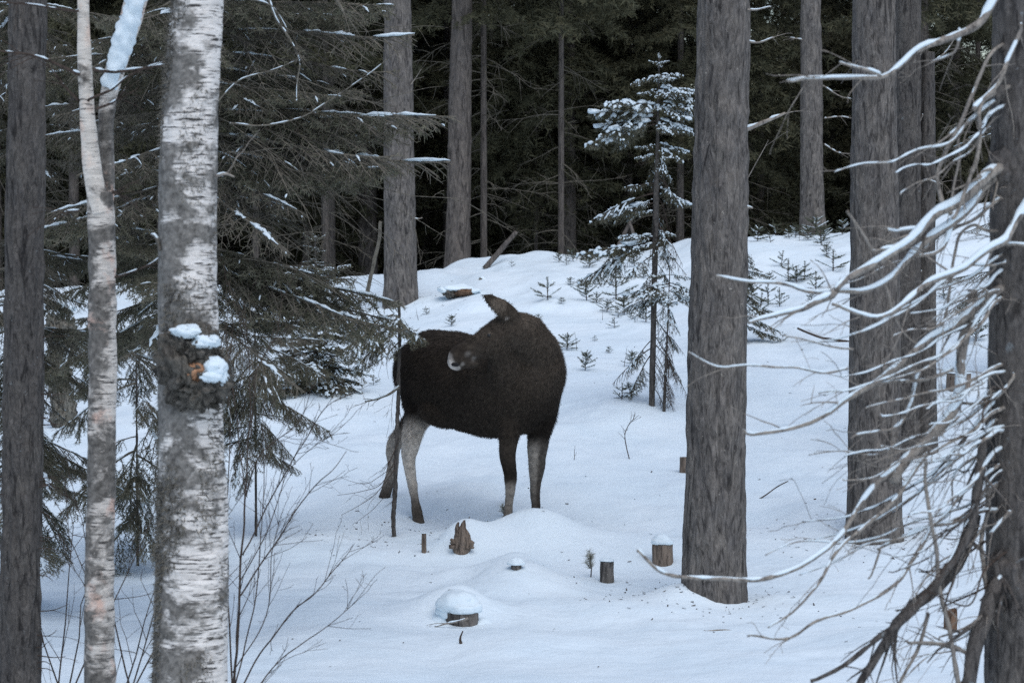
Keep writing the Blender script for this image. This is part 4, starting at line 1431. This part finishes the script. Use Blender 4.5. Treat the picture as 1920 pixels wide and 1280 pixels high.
def dead_branch(pts, w0, w1, dz0=0., dz1=0., snow=1.0, twig=6, mat='dead_wood'):
    """long dead branch traced through pixels; depth runs from d+dz0 to d+dz1"""
    if 1845 <= pts[0][0] <= 1880 and w0 > 7:
        pts = [(1908, pts[0][1] - (pts[1][1] - pts[0][1]) * .6)] + list(pts)
        deep = .16
    else:
        deep = 0.0
    n_ = len(pts); w0 *= .8 if w0 < 14 else 1.05; w1 *= .8 if w1 < 9 else 1.0
    q = np.array([[*(P(a, b_, d + dz0 + (dz1 - dz0) * i / (n_ - 1) + (deep if i == 0 else 0)) - base), (w0 + (w1 - w0) * i / (n_ - 1)) * d / FPX / 2] for i, (a, b_) in enumerate(pts)])
    mb = MB(); s = tube1(mb, q, 8, None, .16, .013)
    for _ in range(twig + 2 if twig else 0):
        i = int(g.integers(2, len(s) - 1))
        tg = nrm(s[i, :3] - s[i - 1, :3])
        dead_spray(mb, s[i, :3], nrm(tg + g.normal(size=3) * .55), .08 + .26 * g.random(), max(.0016, s[i, 3] * .38), g, 1, .12, .6, 4)
    o = lpart('branch', mb.mesh('branch'), M[mat], nr)
    if deep:
        kr = w0 * d / FPX
        lpart('knot', MB().add(*blob((q[0, :3] * .45 + q[1, :3] * .55), (kr * 1.3, kr * 1.1, kr * 1.5), q[0, 2], .5, 8, 24, 16)).mesh('knot'), M['near_bark'], nr)
    if snow > 0:
        ms = MB(); ss = s.copy()
        on = np.clip(.40 + 1.5 * vn3(np.arange(len(s)) * .45, s[0, 0] * 9, 2.2) + snow * .65, .15, 1.25)
        ss[:, 2] += s[:, 3] * .75; ss[:, 3] = (s[:, 3] * .8 + .0022) * on * snow ** .5; ss[0, 3] *= .4; ss[-1, 3] *= .4
        if deep: ss[:max(2, len(ss) // 5), 3] *= .25
        ms.add(*vtubes(ss[None, :, :3], ss[None, :, 3], 7, squash=.8, jit=.1))
        lpart('snow', ms.mesh('snow'), M['snow'], o)


for a in [
    ([(1890, -60), (1862, -5), (1832, 42), (1782, 68), (1732, 88), (1690, 125), (1648, 145), (1560, 150), (1475, 152)], 17, 6, -.1, -.5, 1.0, 3),
    ([(1650, 143), (1632, 131), (1608, 124), (1575, 117)], 9, 5, -.42, -.5, 1.0, 1),
    ([(1798, 55), (1795, 75), (1785, 98), (1745, 115)], 8, 5, -.15, -.2, 1.0, 1),
    ([(1915, 45), (1890, 110), (1872, 160), (1845, 190), (1826, 205)], 10, 9, -.16, -.3, .8, 2),
    ([(1846, 190), (1838, 250), (1826, 320), (1810, 368), (1785, 410)], 11, 8, -.22, -.35, .2, 1),
    ([(1856, 108), (1822, 178), (1796, 240), (1772, 292), (1757, 335), (1768, 385), (1785, 402)], 8, 9, -.15, -.32, .3, 2),
    ([(1798, 240), (1770, 262), (1745, 276)], 7, 4, -.2, -.3, .5, 1),
    ([(1792, 240), (1800, 290), (1790, 340), (1780, 390)], 6, 6, -.2, -.3, .0, 1),
    ([(1864, 320), (1840, 345), (1800, 378), (1760, 402), (1720, 438), (1680, 466), (1640, 492), (1592, 518), (1565, 545)], 22, 11, -.12, -.6, .9, 4),
    ([(1565, 545), (1535, 560), (1500, 578), (1450, 598), (1402, 605)], 14, 6, -.6, -.7, .9, 2),
    ([(1852, 338), (1818, 385), (1778, 420), (1732, 460), (1700, 490), (1660, 530), (1610, 550), (1545, 546), (1500, 540), (1430, 532), (1340, 517)], 17, 5, -.1, -.7, 1.0, 4),
    ([(1720, 432), (1700, 430), (1680, 432), (1662, 428)], 11, 6, -.35, -.4, 1.0, 1),
    ([(1680, 462), (1662, 466), (1636, 470)], 10, 5, -.4, -.5, 1.0, 0),
    ([(1782, 420), (1772, 455), (1752, 472), (1712, 478)], 13, 6, -.25, -.35, 1.0, 2),
    ([(1930, 372), (1905, 408), (1888, 440), (1875, 458), (1822, 494), (1772, 516), (1732, 540), (1700, 562), (1650, 596), (1610, 590), (1560, 570)], 16, 7, -.2, -.7, 1.0, 4),
    ([(1875, 455), (1900, 458), (1925, 462)], 9, 8, -.2, -.25, 1.0, 0),
    ([(1825, 496), (1860, 496), (1885, 488)], 7, 5, -.25, -.2, .9, 0),
    ([(1862, 548), (1822, 585), (1785, 612), (1750, 632), (1722, 655), (1662, 702), (1592, 742), (1540, 780), (1480, 802), (1410, 812), (1394, 806)], 19, 6, -.1, -.7, .7, 4),
    ([(1785, 690), (1740, 708), (1660, 716), (1600, 735), (1535, 738)], 10, 4, -.3, -.5, .5, 2),
    ([(1825, 545), (1815, 600), (1802, 660), (1796, 745), (1770, 790), (1735, 832), (1705, 860), (1676, 903)], 19, 21, -.1, -.45, .9, 3),
    ([(1690, 868), (1660, 888), (1620, 930), (1582, 990), (1542, 1030), (1492, 1064), (1422, 1086), (1340, 1083), (1272, 1076), (1230, 1062), (1195, 1032)], 13, 7, -.4, -.9, .9, 0),
    ([(1738, 850), (1700, 905), (1660, 950), (1610, 990), (1560, 1048), (1530, 1098), (1482, 1146), (1440, 1176)], 11, 4, -.38, -.8, .45, 3),
    ([(1850, 812), (1838, 880), (1822, 978), (1790, 1048), (1742, 1108), (1690, 1160), (1640, 1202), (1582, 1245), (1520, 1276)], 22, 8, -.1, -.6, .12, 9, 'near_bark'),
    ([(1826, 965), (1800, 1040), (1750, 1100), (1700, 1150), (1668, 1200), (1640, 1245), (1608, 1290)], 28, 14, -.1, -.5, .15, 9, 'near_bark'),
    ([(1852, 958), (1800, 975), (1745, 985), (1700, 1005), (1660, 1020), (1648, 1028)], 9, 7, -.12, -.4, .8, 2),
    ([(1650, 1026), (1640, 1055), (1628, 1085)], 6, 4, -.4, -.4, .0, 0),
    ([(1745, 985), (1715, 1035), (1690, 1080), (1655, 1110), (1610, 1132), (1540, 1165), (1470, 1196), (1402, 1192)], 10, 5, -.3, -.8, .35, 4),
    ([(1735, 860), (1742, 930), (1752, 1000), (1760, 1080), (1780, 1180), (1800, 1290)], 8, 9, -.42, -.3, .0, 3),
    ([(1875, 1095), (1850, 1150), (1825, 1200), (1815, 1290)], 30, 28, -.16, -.3, .2, 8, 'near_bark'),
    ([(1822, 1225), (1790, 1212), (1740, 1205), (1700, 1200)], 12, 6, -.25, -.4, .6, 5),
    ([(1845, 1150), (1800, 1185), (1760, 1200)], 8, 4, -.2, -.3, .0, 2),
    ([(1740, 1150), (1725, 1210), (1700, 1260), (1680, 1300)], 9, 7, -.3, -.4, .0, 3),
    ([(1840, 860), (1852, 940), (1838, 1010), (1845, 1070), (1852, 1110)], 9, 9, -.12, -.14, .0, 1),
    ([(1590, 395), (1630, 455), (1660, 520), (1690, 620), (1740, 660)], 6, 4, -.55, -.3, .0, 1),
    ([(1725, 700), (1690, 790), (1650, 805), (1595, 822)], 9, 5, -.3, -.5, .7, 2),
    ([(1600, 655), (1560, 650), (1520, 640), (1470, 628)], 5, 3, -.5, -.6, .2, 1),
    ([(1590, 690), (1540, 700), (1480, 690), (1400, 682), (1340, 685), (1290, 660)], 6, 3, -.6, -.9, .5, 1),
    ([(1848, 430), (1825, 420), (1800, 440), (1790, 480), (1785, 530), (1770, 600), (1755, 640)], 8, 6, -.1, -.25, .0, 2),
    ([(1900, 700), (1870, 740), (1840, 755), (1800, 750)], 8, 6, -.16, -.2, .6, 1),
    ([(1895, 960), (1870, 985), (1855, 1000)], 10, 7, -.18, -.2, .9, 1)]:
    dead_branch(*a)
for k in range(30):
    y0_ = 150 + 820 * g.random(); L_px = 130 + 330 * g.random() ** 1.3
    st_ = .55 + .6 * g.random()
    pts, x_, yy_ = [(1866, y0_)], 1866.0, y0_
    nn = 6
    for j in range(nn):
        f = (j + .5) / nn
        ang_ = st_ * (1 - .75 * f) + .12 * g.normal()
        x_ -= L_px / nn * math.cos(ang_); yy_ += L_px / nn * math.sin(ang_)
        pts.append((x_, yy_))
    dead_branch(pts, 6 + 5 * g.random(), 2.5, -.1, -.25 - .5 * g.random(), .9 if g.random() < .6 else .3, 5, 'dead_wood' if g.random() < .8 else 'near_bark')
for k in range(11):
    y_ = 620 + 680 * g.random()
    x_ = 1840 + 60 * g.random()
    dead_branch([(x_, y_), (x_ - 30 - 40 * g.random(), y_ + 30 + 40 * g.random()), (x_ - 60 - 60 * g.random(), y_ + 60 + 60 * g.random()), (x_ - 90 - 110 * g.random(), y_ + 50 + 130 * g.random())], 6, 2.5, -.15, -.5 * g.random() - .1, .0 if k % 2 else .5, 4,
                'dark_twig' if k % 3 else 'dead_wood')

# ------------------------------------------------------------------ stumps, logs and sticks
def stump(label, px, py, wpx, hpx, d=None, cap=.0, mat='pine_bark', jag=.0, name='stump', seed=0., sink=.12, top='stump_wood', capw=1.12):
    if d is None:
        p, d = ground(px, py)
    else:
        p = P(px, py, d)
    w = d / FPX; r, hgt = wpx * w / 2, hpx * w
    t = thing(name, label, name.replace('_', ' '), p)
    n = 40; zs = np.linspace(-sink, hgt, 26)
    th = np.arange(n) * 2 * math.pi / n
    zz = zs[:, None] + 0 * th[None]
    rr = r * (1 + .10 * np.exp(-(zz + sink) / (.5 * hgt + .01))) * (1 + .06 * vn3(np.cos(th) * 2.2 + seed, np.sin(th) * 2.2, zz * 6) + .05 * vn3(np.cos(th) * 7, np.sin(th) * 7 + seed, zz * 10))
    if jag:
        hf = 1 - jag * (.5 + .5 * vn3(np.cos(th) * 3.2 + seed, np.sin(th) * 3.2, 1.0)) - .35 * jag * np.abs(vn3(np.cos(th) * 9 + seed, np.sin(th) * 9, 3.0))
        zz = np.where(zz > 0, zz * hf[None], zz)
    Vt = np.stack([np.cos(th) * rr, np.sin(th) * rr, zz], -1).reshape(-1, 3)
    m_ = len(zs)
    j, i = np.meshgrid(np.arange(m_ - 1), np.arange(n), indexing='ij')
    Ft = np.stack([j * n + i, j * n + (i + 1) % n, (j + 1) * n + (i + 1) % n, (j + 1) * n + i], -1).reshape(-1, 4)
    lpart('bark', MB().add(Vt, Ft).mesh('bark'), M[mat], t)
    ring = Vt[-n:]
    ctr = ring.mean(0); ctr[2] = ring[:, 2].min() if jag else ring[:, 2].mean()
    if jag: ctr[2] -= .3 * hgt * jag
    Vc = np.concatenate([ring * .995 + [0, 0, -.002], ring * .5 + ctr * .5, [ctr]])
    i = np.arange(n)
    lpart('cut_face', MB().add(Vc, np.stack([i, (i + 1) % n, n + (i + 1) % n, n + i], -1), np.stack([n + i, n + (i + 1) % n, np.full(n, 2 * n)], -1)).mesh('cut_face'), M[top], t)
    if cap:
        rad_ = np.concatenate([np.linspace(0, .9, 10), [.95, .985, 1.0, .99, .93, .8]])
        zf_ = np.concatenate([np.clip(1 - np.linspace(0, .9, 10) ** 2.6, 0, 1) ** .62, [.42, .25, .10, .0, -.03, -.03]])
        Rm, Tm = np.meshgrid(rad_, th, indexing='ij')
        lum = 1 + .16 * vn3(np.cos(Tm) * 1.6 + seed, np.sin(Tm) * 1.6, Rm * 2) + .04 * vn3(np.cos(Tm) * 5, np.sin(Tm) * 5 + seed, Rm * 6)
        Zm = hgt + .004 + cap * zf_[:, None] * (1 + .22 * vn3(Rm * np.cos(Tm) * 1.7 + seed, Rm * np.sin(Tm) * 1.7, 1.5))
        Vb = np.stack([np.cos(Tm) * Rm * r * capw * lum, np.sin(Tm) * Rm * r * capw * lum, Zm], -1).reshape(-1, 3)
        j, i = np.meshgrid(np.arange(len(rad_) - 1), np.arange(n), indexing='ij')
        Fb = np.stack([j * n + i, (j + 1) * n + i, (j + 1) * n + (i + 1) % n, j * n + (i + 1) % n], -1).reshape(-1, 4)
        lpart('snow', MB().add(Vb, Fb).mesh('snow'), M['snow'], t)
    return t, p, d


stump('round cut stump with a tall snow cap just left of the thick centre pine', 1242, 1056, 38, 36, cap=.085, seed=1.0, mat='stump_wood', capw=1.05)
stump('short narrow cut stump with a thin snow cap beside the frosty pine seedling', 1138, 1092, 25, 40, cap=.025, seed=2.0)
stump('thin short sawn-off sapling stub near the moose hind hoof', 795, 1036, 9, 36, seed=3.0, mat='stump_wood', cap=.006)
t, p, d = stump('pale splintered stump with jagged top half buried in snow', 866, 1028, 34, 24, jag=.5, seed=4.4, mat='stump_wood', sink=.1)
for px, sz, hp_ in [(849, 14, 18), (884, 12, 16), (857, 11, 50), (863, 12, 44), (869, 13, 54), (875, 11, 38), (880, 8, 28)]:
    q = P(px, 1028, d - .06) - p
    mb = MB(); tube1(mb, [(*q, sz * d / FPX / 2), (q[0], q[1], q[2] + hp_ * .75 * d / FPX, sz * .42 * d / FPX), (q[0] + .008 * rng.normal(), q[1], q[2] + hp_ * d / FPX, sz * .12 * d / FPX)], 5, 12, .28)
    lpart('splinter', mb.mesh('splinter'), M['stump_wood'], t)
# snow-capped stump low in the middle, with a branch lying from it
t, p, d = stump('wide dark stump under a thick dome of snow with a forked stick beside it', 866, 1186, 62, 40, d=20.50, cap=.15, seed=5.1, sink=.16, capw=1.10)
_mb = MB()
for x_, y_, r_ in [(832, 1172, (.13, .16, .10)), (903, 1176, (.11, .16, .08)), (850, 1186, (.07, .06, .045)), (880, 1190, (.10, .07, .04)), (858, 1132, (.16, .2, .12)), (842, 1146, (.10, .15, .10))]:
    _mb.add(*blob(P(x_, y_, d + (.08 if y_ < 1180 else -.17)) - p, r_, x_ * .13, .22, 5, 36, 24))
lpart('snow_bank', _mb.mesh('snow_bank'), M['snow'], t)
stub(t, p, [(878, 1158), (858, 1164), (836, 1168), (815, 1174)], d - .2, .011, True, 'dead_wood', 2)
st_p, st_d = ground(866, 1206)
t = thing('stick', 'short dark curved stick poking from the snow below the snow-domed stump', 'stick', st_p)
mb = MB(); tube1(mb, np.array([[*(P(a, b_, st_d) - st_p), r] for a, b_, r in [(866, 1216, .012), (864, 1205, .012), (863, 1195, .008), (868, 1182, .004)]]), 7, 12)
lpart('stem', mb.mesh('stem'), M['dark_twig'], t)
stump('small stump nearly buried under a round snow cap in the middle mounds', 968, 1066, 19, 6, cap=.055, seed=6.0, capw=1.7)
stump('rusty broken stump among the twigs at the foot of the near spruce', 1782, 1180, 24, 45, jag=.25, seed=7.0, mat='rust_wood', top='rust_wood')
stump('dark rounded stump on the slope behind the dead branches', 1797, 730, 44, 30, cap=.03, seed=8.0, mat='stump_wood')
_p, _d = ground(112, 800)
_t = thing('stump', 'tall pale lichen-draped stump with a snow cap beside the dark left trunk', 'stump', _p)
_mb = MB()
for k, (x_, y_, r_) in enumerate([(112, 640, (.13, .13, .22)), (108, 700, (.12, .12, .26)), (118, 770, (.13, .13, .25)), (100, 610, (.08, .1, .12)), (128, 618, (.07, .1, .12))]):
    _mb.add(*blob(P(x_, y_, _d) - _p, r_, k * 2.7 + 1, .8, 13, 44, 34))
lpart('wood', _mb.mesh('wood'), M['beard_lichen'], _t)
_mb = MB()
for k, (x_, y_, r_) in enumerate([(104, 570, (.12, .12, .05)), (126, 578, (.09, .1, .05))]):
    _mb.add(*blob(P(x_, y_, _d - .02) - _p, r_, k * 2.7 + 4, .4, 9, 32, 20))
lpart('snow', _mb.mesh('snow'), M['snow'], _t)
stump('brown stump edge showing left of the thick centre pine', 1283, 885, 18, 28, seed=9.9, mat='stump_wood')


def log(label, pts, wpx, d=None, name='log', mat='stump_wood', snow=True, g_at=0):
    pb, dd = ground(*pts[g_at])
    if d: dd = d; pb = P(*pts[g_at], d)
    t = thing(name, label, name.replace('_', ' '), pb)
    r = wpx * dd / FPX / 2
    q = np.array([[*(P(a, b_, dd) - pb), r * (1 - .25 * i / (len(pts) - 1))] for i, (a, b_) in enumerate(pts)])
    mb = MB(); s = tube1(mb, q, 14, None, .10, .01)
    lpart('wood', mb.mesh('wood'), M[mat], t)
    if snow:
        ms = MB(); s = s.copy(); s[:, 2] += s[:, 3] * .8; s[:, 3] *= .9; s[0, 3] *= .5; s[-1, 3] *= .4
        ms.add(*vtubes(s[None, :, :3], s[None, :, 3], 10, squash=.6, jit=.15))
        lpart('snow', ms.mesh('snow'), M['snow'], t)
    return t


_p, _d = ground(860, 557)
_t = thing('log', 'brown mossy log end sticking out of a snow mound above the moose ear', 'log', _p)
_w = _d / FPX
lpart('moss', MB().add(*blob(P(846, 549, _d) - _p, (15 * _w, .12, 9 * _w), 2.2, .7, 11, 36, 26)).mesh('moss'), M['moss'], _t)
lpart('wood', MB().add(*blob(P(868, 547, _d - .02) - _p, (19 * _w, .13, 8 * _w), 5.2, .5, 9, 36, 26)).mesh('wood'), M['rust_wood'], _t)
_mb = MB()
for x_, y_, a_, b_ in [(858, 541, 34, 8), (838, 543, 18, 7), (884, 545, 16, 6)]:
    _mb.add(*blob(P(x_, y_, _d + .1) - _p, (a_ * _w, .22, b_ * _w), x_ * .1, .3, 6, 36, 22))
lpart('snow', _mb.mesh('snow'), M['snow'], _t)
log('mossy dark log end under snow just below the leaning broken pole', [(898, 524), (916, 532)], 13, name='log', mat='moss')
log('leaning broken pole rising from the snow mound against the dark forest', [(908, 504), (940, 468), (968, 434)], 11, name='pole', mat='far_bark', snow=False)
log('bent thin sapling leaning beside the forest-edge pine', [(688, 556), (697, 510), (708, 465), (714, 415)], 8, name='sapling', mat='lichen_twig', snow=False)
log('leaning dead pole crossing behind the snow-laden young spruce', [(1150, 482), (1170, 440), (1196, 388)], 8, name='pole', mat='far_bark', snow=False)
log('upright dead pole leaning the other way behind the young spruce', [(1197, 478), (1188, 440), (1180, 420)], 7, name='pole', mat='far_bark', snow=False)
log('thin dark fallen twig lying on the snow at the foot of the thick centre pine', [(1320, 1182), (1350, 1180), (1395, 1185)], 3, name='twig', mat='dead_wood', snow=False)
log('short bare twig lying on the open snow between the two thick pines', [(1424, 934), (1450, 918), (1478, 902)], 2.5, name='twig', mat='dark_twig', snow=False)
log('thin downward-curving branch lying on the slope left of the broad furrowed pine', [(1594, 641), (1545, 634), (1495, 615)], 5, name='twig', mat='dark_twig', snow=False)

g = np.random.default_rng(44)
# crooked little bare twigs standing in the snow
for px, py, h_, lab in [(1180, 860, 84, 'crooked bare twig standing in the snow right of the moose chest'), (1077, 862, 28, 'tiny bare twig in the snow just right of the moose front leg'),
                        (1081, 657, 34, 'thin bare stem beside a tiny spruce right of the moose shoulder'), (1170, 688, 36, 'thin bare stem on the slope left of the young spruce'),
                        (1498, 452, 36, 'little forked bare twig on the crest beneath the slender pine'), (1130, 600, 26, 'little forked bare twig among the slope seedlings'),
                        (785, 600, 22, 'small upright bare twig on the snow below the forest-edge pine'), (655, 560, 60, 'thin bare sapling left of the bent leaning sapling')]:
    pb, dd = ground(px, py)
    t = thing('twig', lab, 'twig', pb)
    mb = MB(); h__ = h_ * dd / FPX
    if h_ > 60:
        q = np.array([[*(P(a, b_, dd) - pb), r] for a, b_, r in [(1181, 864, .006), (1174, 835, .006), (1172, 812, .005), (1182, 792, .004), (1198, 778, .002)]])
        s = tube1(mb, q, 6, 20, .1)
        for k in range(9):
            i = int(g.integers(8, 19)); dead_spray(mb, s[i, :3], nrm(np.array([g.normal() * .5, g.normal() * .4, .8])), .05 + .08 * g.random(), .003, g, 1, 0, .8, 3)
    else:
        dead_spray(mb, np.array([0, 0, -.03]), nrm(np.array([g.normal() * .2, 0, 1])), h__ + .03, .004, g, 2, 0, .6, 4)
    lpart('stem', mb.mesh('stem'), M['dark_twig'], t)

# ------------------------------------------------------------------ seedlings on the slope (four shared kinds)
def seedling(seed, whorls, snowy=.2):
    gs = np.random.default_rng(seed)
    gr, wd, sn = MB(), MB(), MB()
    H = 1.0
    wd.add(*vtubes(np.array([[[0, 0, -.15], [.01, 0, .5], [0, .01, 1.0]]]), np.array([[.028, .02, .008]]), 5))
    needles(gr, np.array([[[0, 0, .35], [0, 0, .7], [0, 0, 1.02]]]), 130, .075, .022, g=gs)
    for k in range(whorls):
        z = .12 + .8 * k / whorls
        nb = int(gs.integers(4, 7)); a0 = gs.random() * 6.28
        for j in range(nb):
            if gs.random() < .15: continue
            a = a0 + j * 6.28 / nb + gs.normal() * .2
            l = (.62 * (1 - z) + .14) * (.6 + .6 * gs.random())
            e = np.array([math.cos(a), math.sin(a), .25 + .5 * z + .2 * gs.normal()])
            t_ = np.linspace(0, 1, 4)[:, None]
            pts = np.array([0, 0, z]) + e * l * t_
            wd.add(*vtubes(pts[None], np.array([[.014, .011, .008, .005]]), 3))
            needles(gr, pts[None, 1:], 130, .070, .020, g=gs)
            if gs.random() < .7:
                for sg in (-1, 1):
                    e2 = e + sg * np.array([-e[1], e[0], 0]) * .9
                    p2 = pts[1] + e2 * l * .35 * t_
                    needles(gr, p2[None], 130, .065, .020, g=gs)
            if gs.random() < snowy:
                q = resample(pts, 6); q[:, 2] += .03
                sn.add(*vtubes(q[None], np.array([[.01, .03, .035, .03, .025, .01]]), 6, squash=.6, jit=.2))
    a = wd.mesh('seedling_stem'); b_ = gr.mesh('seedling_needles', False); a.materials.append(M['dark_twig']); b_.materials.append(M['seedling_needles'])
    c_ = None
    if sn.V:
        c_ = sn.mesh('seedling_snow'); c_.materials.append(M['snow'])
    return a, b_, c_


SD = [seedling(61, 4), seedling(62, 3), seedling(63, 5, .4), seedling(64, 2, .1)]
LS = 'tiny spruce seedling poking through the snow on the slope'
for i, (px, py, h_) in enumerate([(1027, 562, 42), (1069, 535, 16), (1086, 537, 14), (1100, 564, 42), (1119, 569, 22), (1120, 534, 14), (1155, 562, 62), (1170, 590, 36), (1183, 521, 16), (1206, 522, 22),
                                  (1053, 570, 13), (1152, 615, 20), (1186, 599, 16), (1211, 604, 38), (1063, 656, 32), (1097, 695, 38), (1141, 662, 13), (1185, 687, 30), (1166, 750, 32), (1105, 502, 24),
                                  (1062, 497, 18), (1186, 745, 30), (1138, 585, 24), (1160, 596, 22),
                                  (1562, 508, 40), (1508, 524, 34), (1478, 528, 40), (1494, 530, 30), (1530, 545, 36), (1443, 530, 20), (1522, 570, 20), (1540, 460, 34), (1492, 445, 26), (1468, 640, 18), (1462, 575, 36),
                                  (1440, 572, 44), (1545, 452, 30), (1515, 450, 26), (846, 612, 22), (945, 578, 12), (700, 722, 20), (655, 700, 26), (1410, 560, 40), (1425, 585, 36), (1480, 448, 22), (1815, 600, 40), (1770, 560, 36), (1830, 640, 44), (1075, 490, 26), (1048, 492, 20), (1120, 490, 22), (1455, 442, 30), (1580, 440, 30), (1530, 432, 36), (1420, 452, 30), (1445, 455, 22), (1190, 500, 26), (1215, 500, 30), (1225, 540, 30), (960, 500, 12), (800, 590, 16), (1010, 600, 12), (1035, 720, 10), (1115, 640, 12), (1550, 480, 24), (1465, 500, 30)]):
    pb, dd = ground(px, py)
    size = 'larger' if h_ >= 30 else 'tiny'
    where = ('on the snow behind the moose back' if px < 1015 and py > 560 else 'on the crest beside the leaning pole' if px < 1015 else
             'on the bare snow under the young spruce' if px < 1290 and py > 640 else 'on the crest near the snow-laden young spruce' if px < 1290 and py < 530 else
             'on the slope right of the moose shoulder' if px < 1130 else 'in the clump left of the snow-laden young spruce' if px < 1290 else
             'on the crest between the two thick pines' if px < 1600 and py < 470 else 'close beside the thick centre pine' if px < 1450 else
             'on the slope between the two thick pines' if px < 1600 else 'behind the snowy dead branches')
    t = thing('spruce_seedling', size + ' spruce seedling poking through the snow ' + where, 'seedling', pb, 'spruce seedlings on the snowy slope')
    a, b_, c_ = SD[int(g.integers(4))]
    s = h_ * dd / FPX
    rz = g.random() * 6.28
    ty = g.normal() * .14
    wide = .85 + .4 * g.random()
    for nm, me in (('stem', a), ('needles', b_), ('snow', c_)):
        if me is None: continue
        o = lpart(nm, me, None, t); o.scale = (s * wide, s * wide, s); o.rotation_euler = (g.normal() * .0, ty, rz)
# frosty pine seedling by the narrow stump, and a tuft by the moose's front hoof
for px, py, h_, lab in [(1107, 1082, 50, 'frosty bottle-brush pine seedling next to the narrow stump'), (944, 968, 22, 'small green tuft at the moose front hoof')]:
    pb, dd = ground(px, py)
    t = thing('pine_seedling', lab, 'seedling', pb)
    s = h_ * dd / FPX
    st_m = MB(); nd = MB()
    ax = np.array([[[0, 0, -.05], [.01, 0, .35 * s], [.0, 0, .7 * s], [-.012, 0, s]]])
    st_m.add(*vtubes(ax, np.array([[.006, .005, .004, .002]]), 5))
    needles(nd, ax[:, 1:], 620, .052, .0032, flat=0)
    for k in range(6):
        a = g.random() * 6.28; z = s * (.15 + .5 * g.random())
        q = np.array([[0, 0, z]]) + np.linspace(0, 1, 4)[:, None] * np.array([math.cos(a) * .6, math.sin(a) * .6, .9]) * s * .3
        st_m.add(*vtubes(q[None], np.array([[.004, .003, .003, .002]]), 4)); needles(nd, q[None], 520, .046, .0032, flat=0)
    lpart('stem', st_m.mesh('stem'), M['dark_twig'], t); lpart('needles', nd.mesh('needles', False), M['frosted_needles'], t)

# bark flakes, needles and bits of twig fallen on the snow
g = np.random.default_rng(99)
fl = []
cent = [(CENTRE_PINE[1][0], CENTRE_PINE[1][1], 150), (RIGHT_PINE[1][0], RIGHT_PINE[1][1], 120), (BACK_PINE[1][0], BACK_PINE[1][1], 80), (-1.1, 24.5, 90)]
for cx, cy, k in cent:
    a = g.random(k) * 6.283; r = .28 + np.abs(g.normal(size=k)) * .55
    fl.append(np.stack([cx + np.cos(a) * r, cy + np.sin(a) * r], -1))
fl.append(np.stack([-4.5 + 9 * g.random(260), 18 + 24 * g.random(260)], -1))
fl = np.concatenate(fl)
z = terrain(fl[:, 0], fl[:, 1]) + .004
c = np.column_stack([fl, z])
a = g.random(len(c)) * 6.283
u = np.stack([np.cos(a), np.sin(a), .25 * g.normal(size=len(c))], -1) * (.006 + .020 * g.random((len(c), 1)) ** 2)
v = np.stack([-np.sin(a), np.cos(a), .3 * g.normal(size=len(c))], -1) * (.003 + .004 * g.random((len(c), 1)))
Vf = np.stack([c - u - v, c + u - v * .6, c + u * .9 + v + [0, 0, .003], c - u * .8 + v + [0, 0, .002]], 1).reshape(-1, 3)
lt = obj('forest_litter', mesh_np('forest_litter', Vf, np.arange(len(Vf)).reshape(-1, 4), None, False), M['dark_twig'])
tag(lt, 'tiny dark bark flakes and needles scattered over the snow', 'litter'); lt['kind'] = 'stuff'
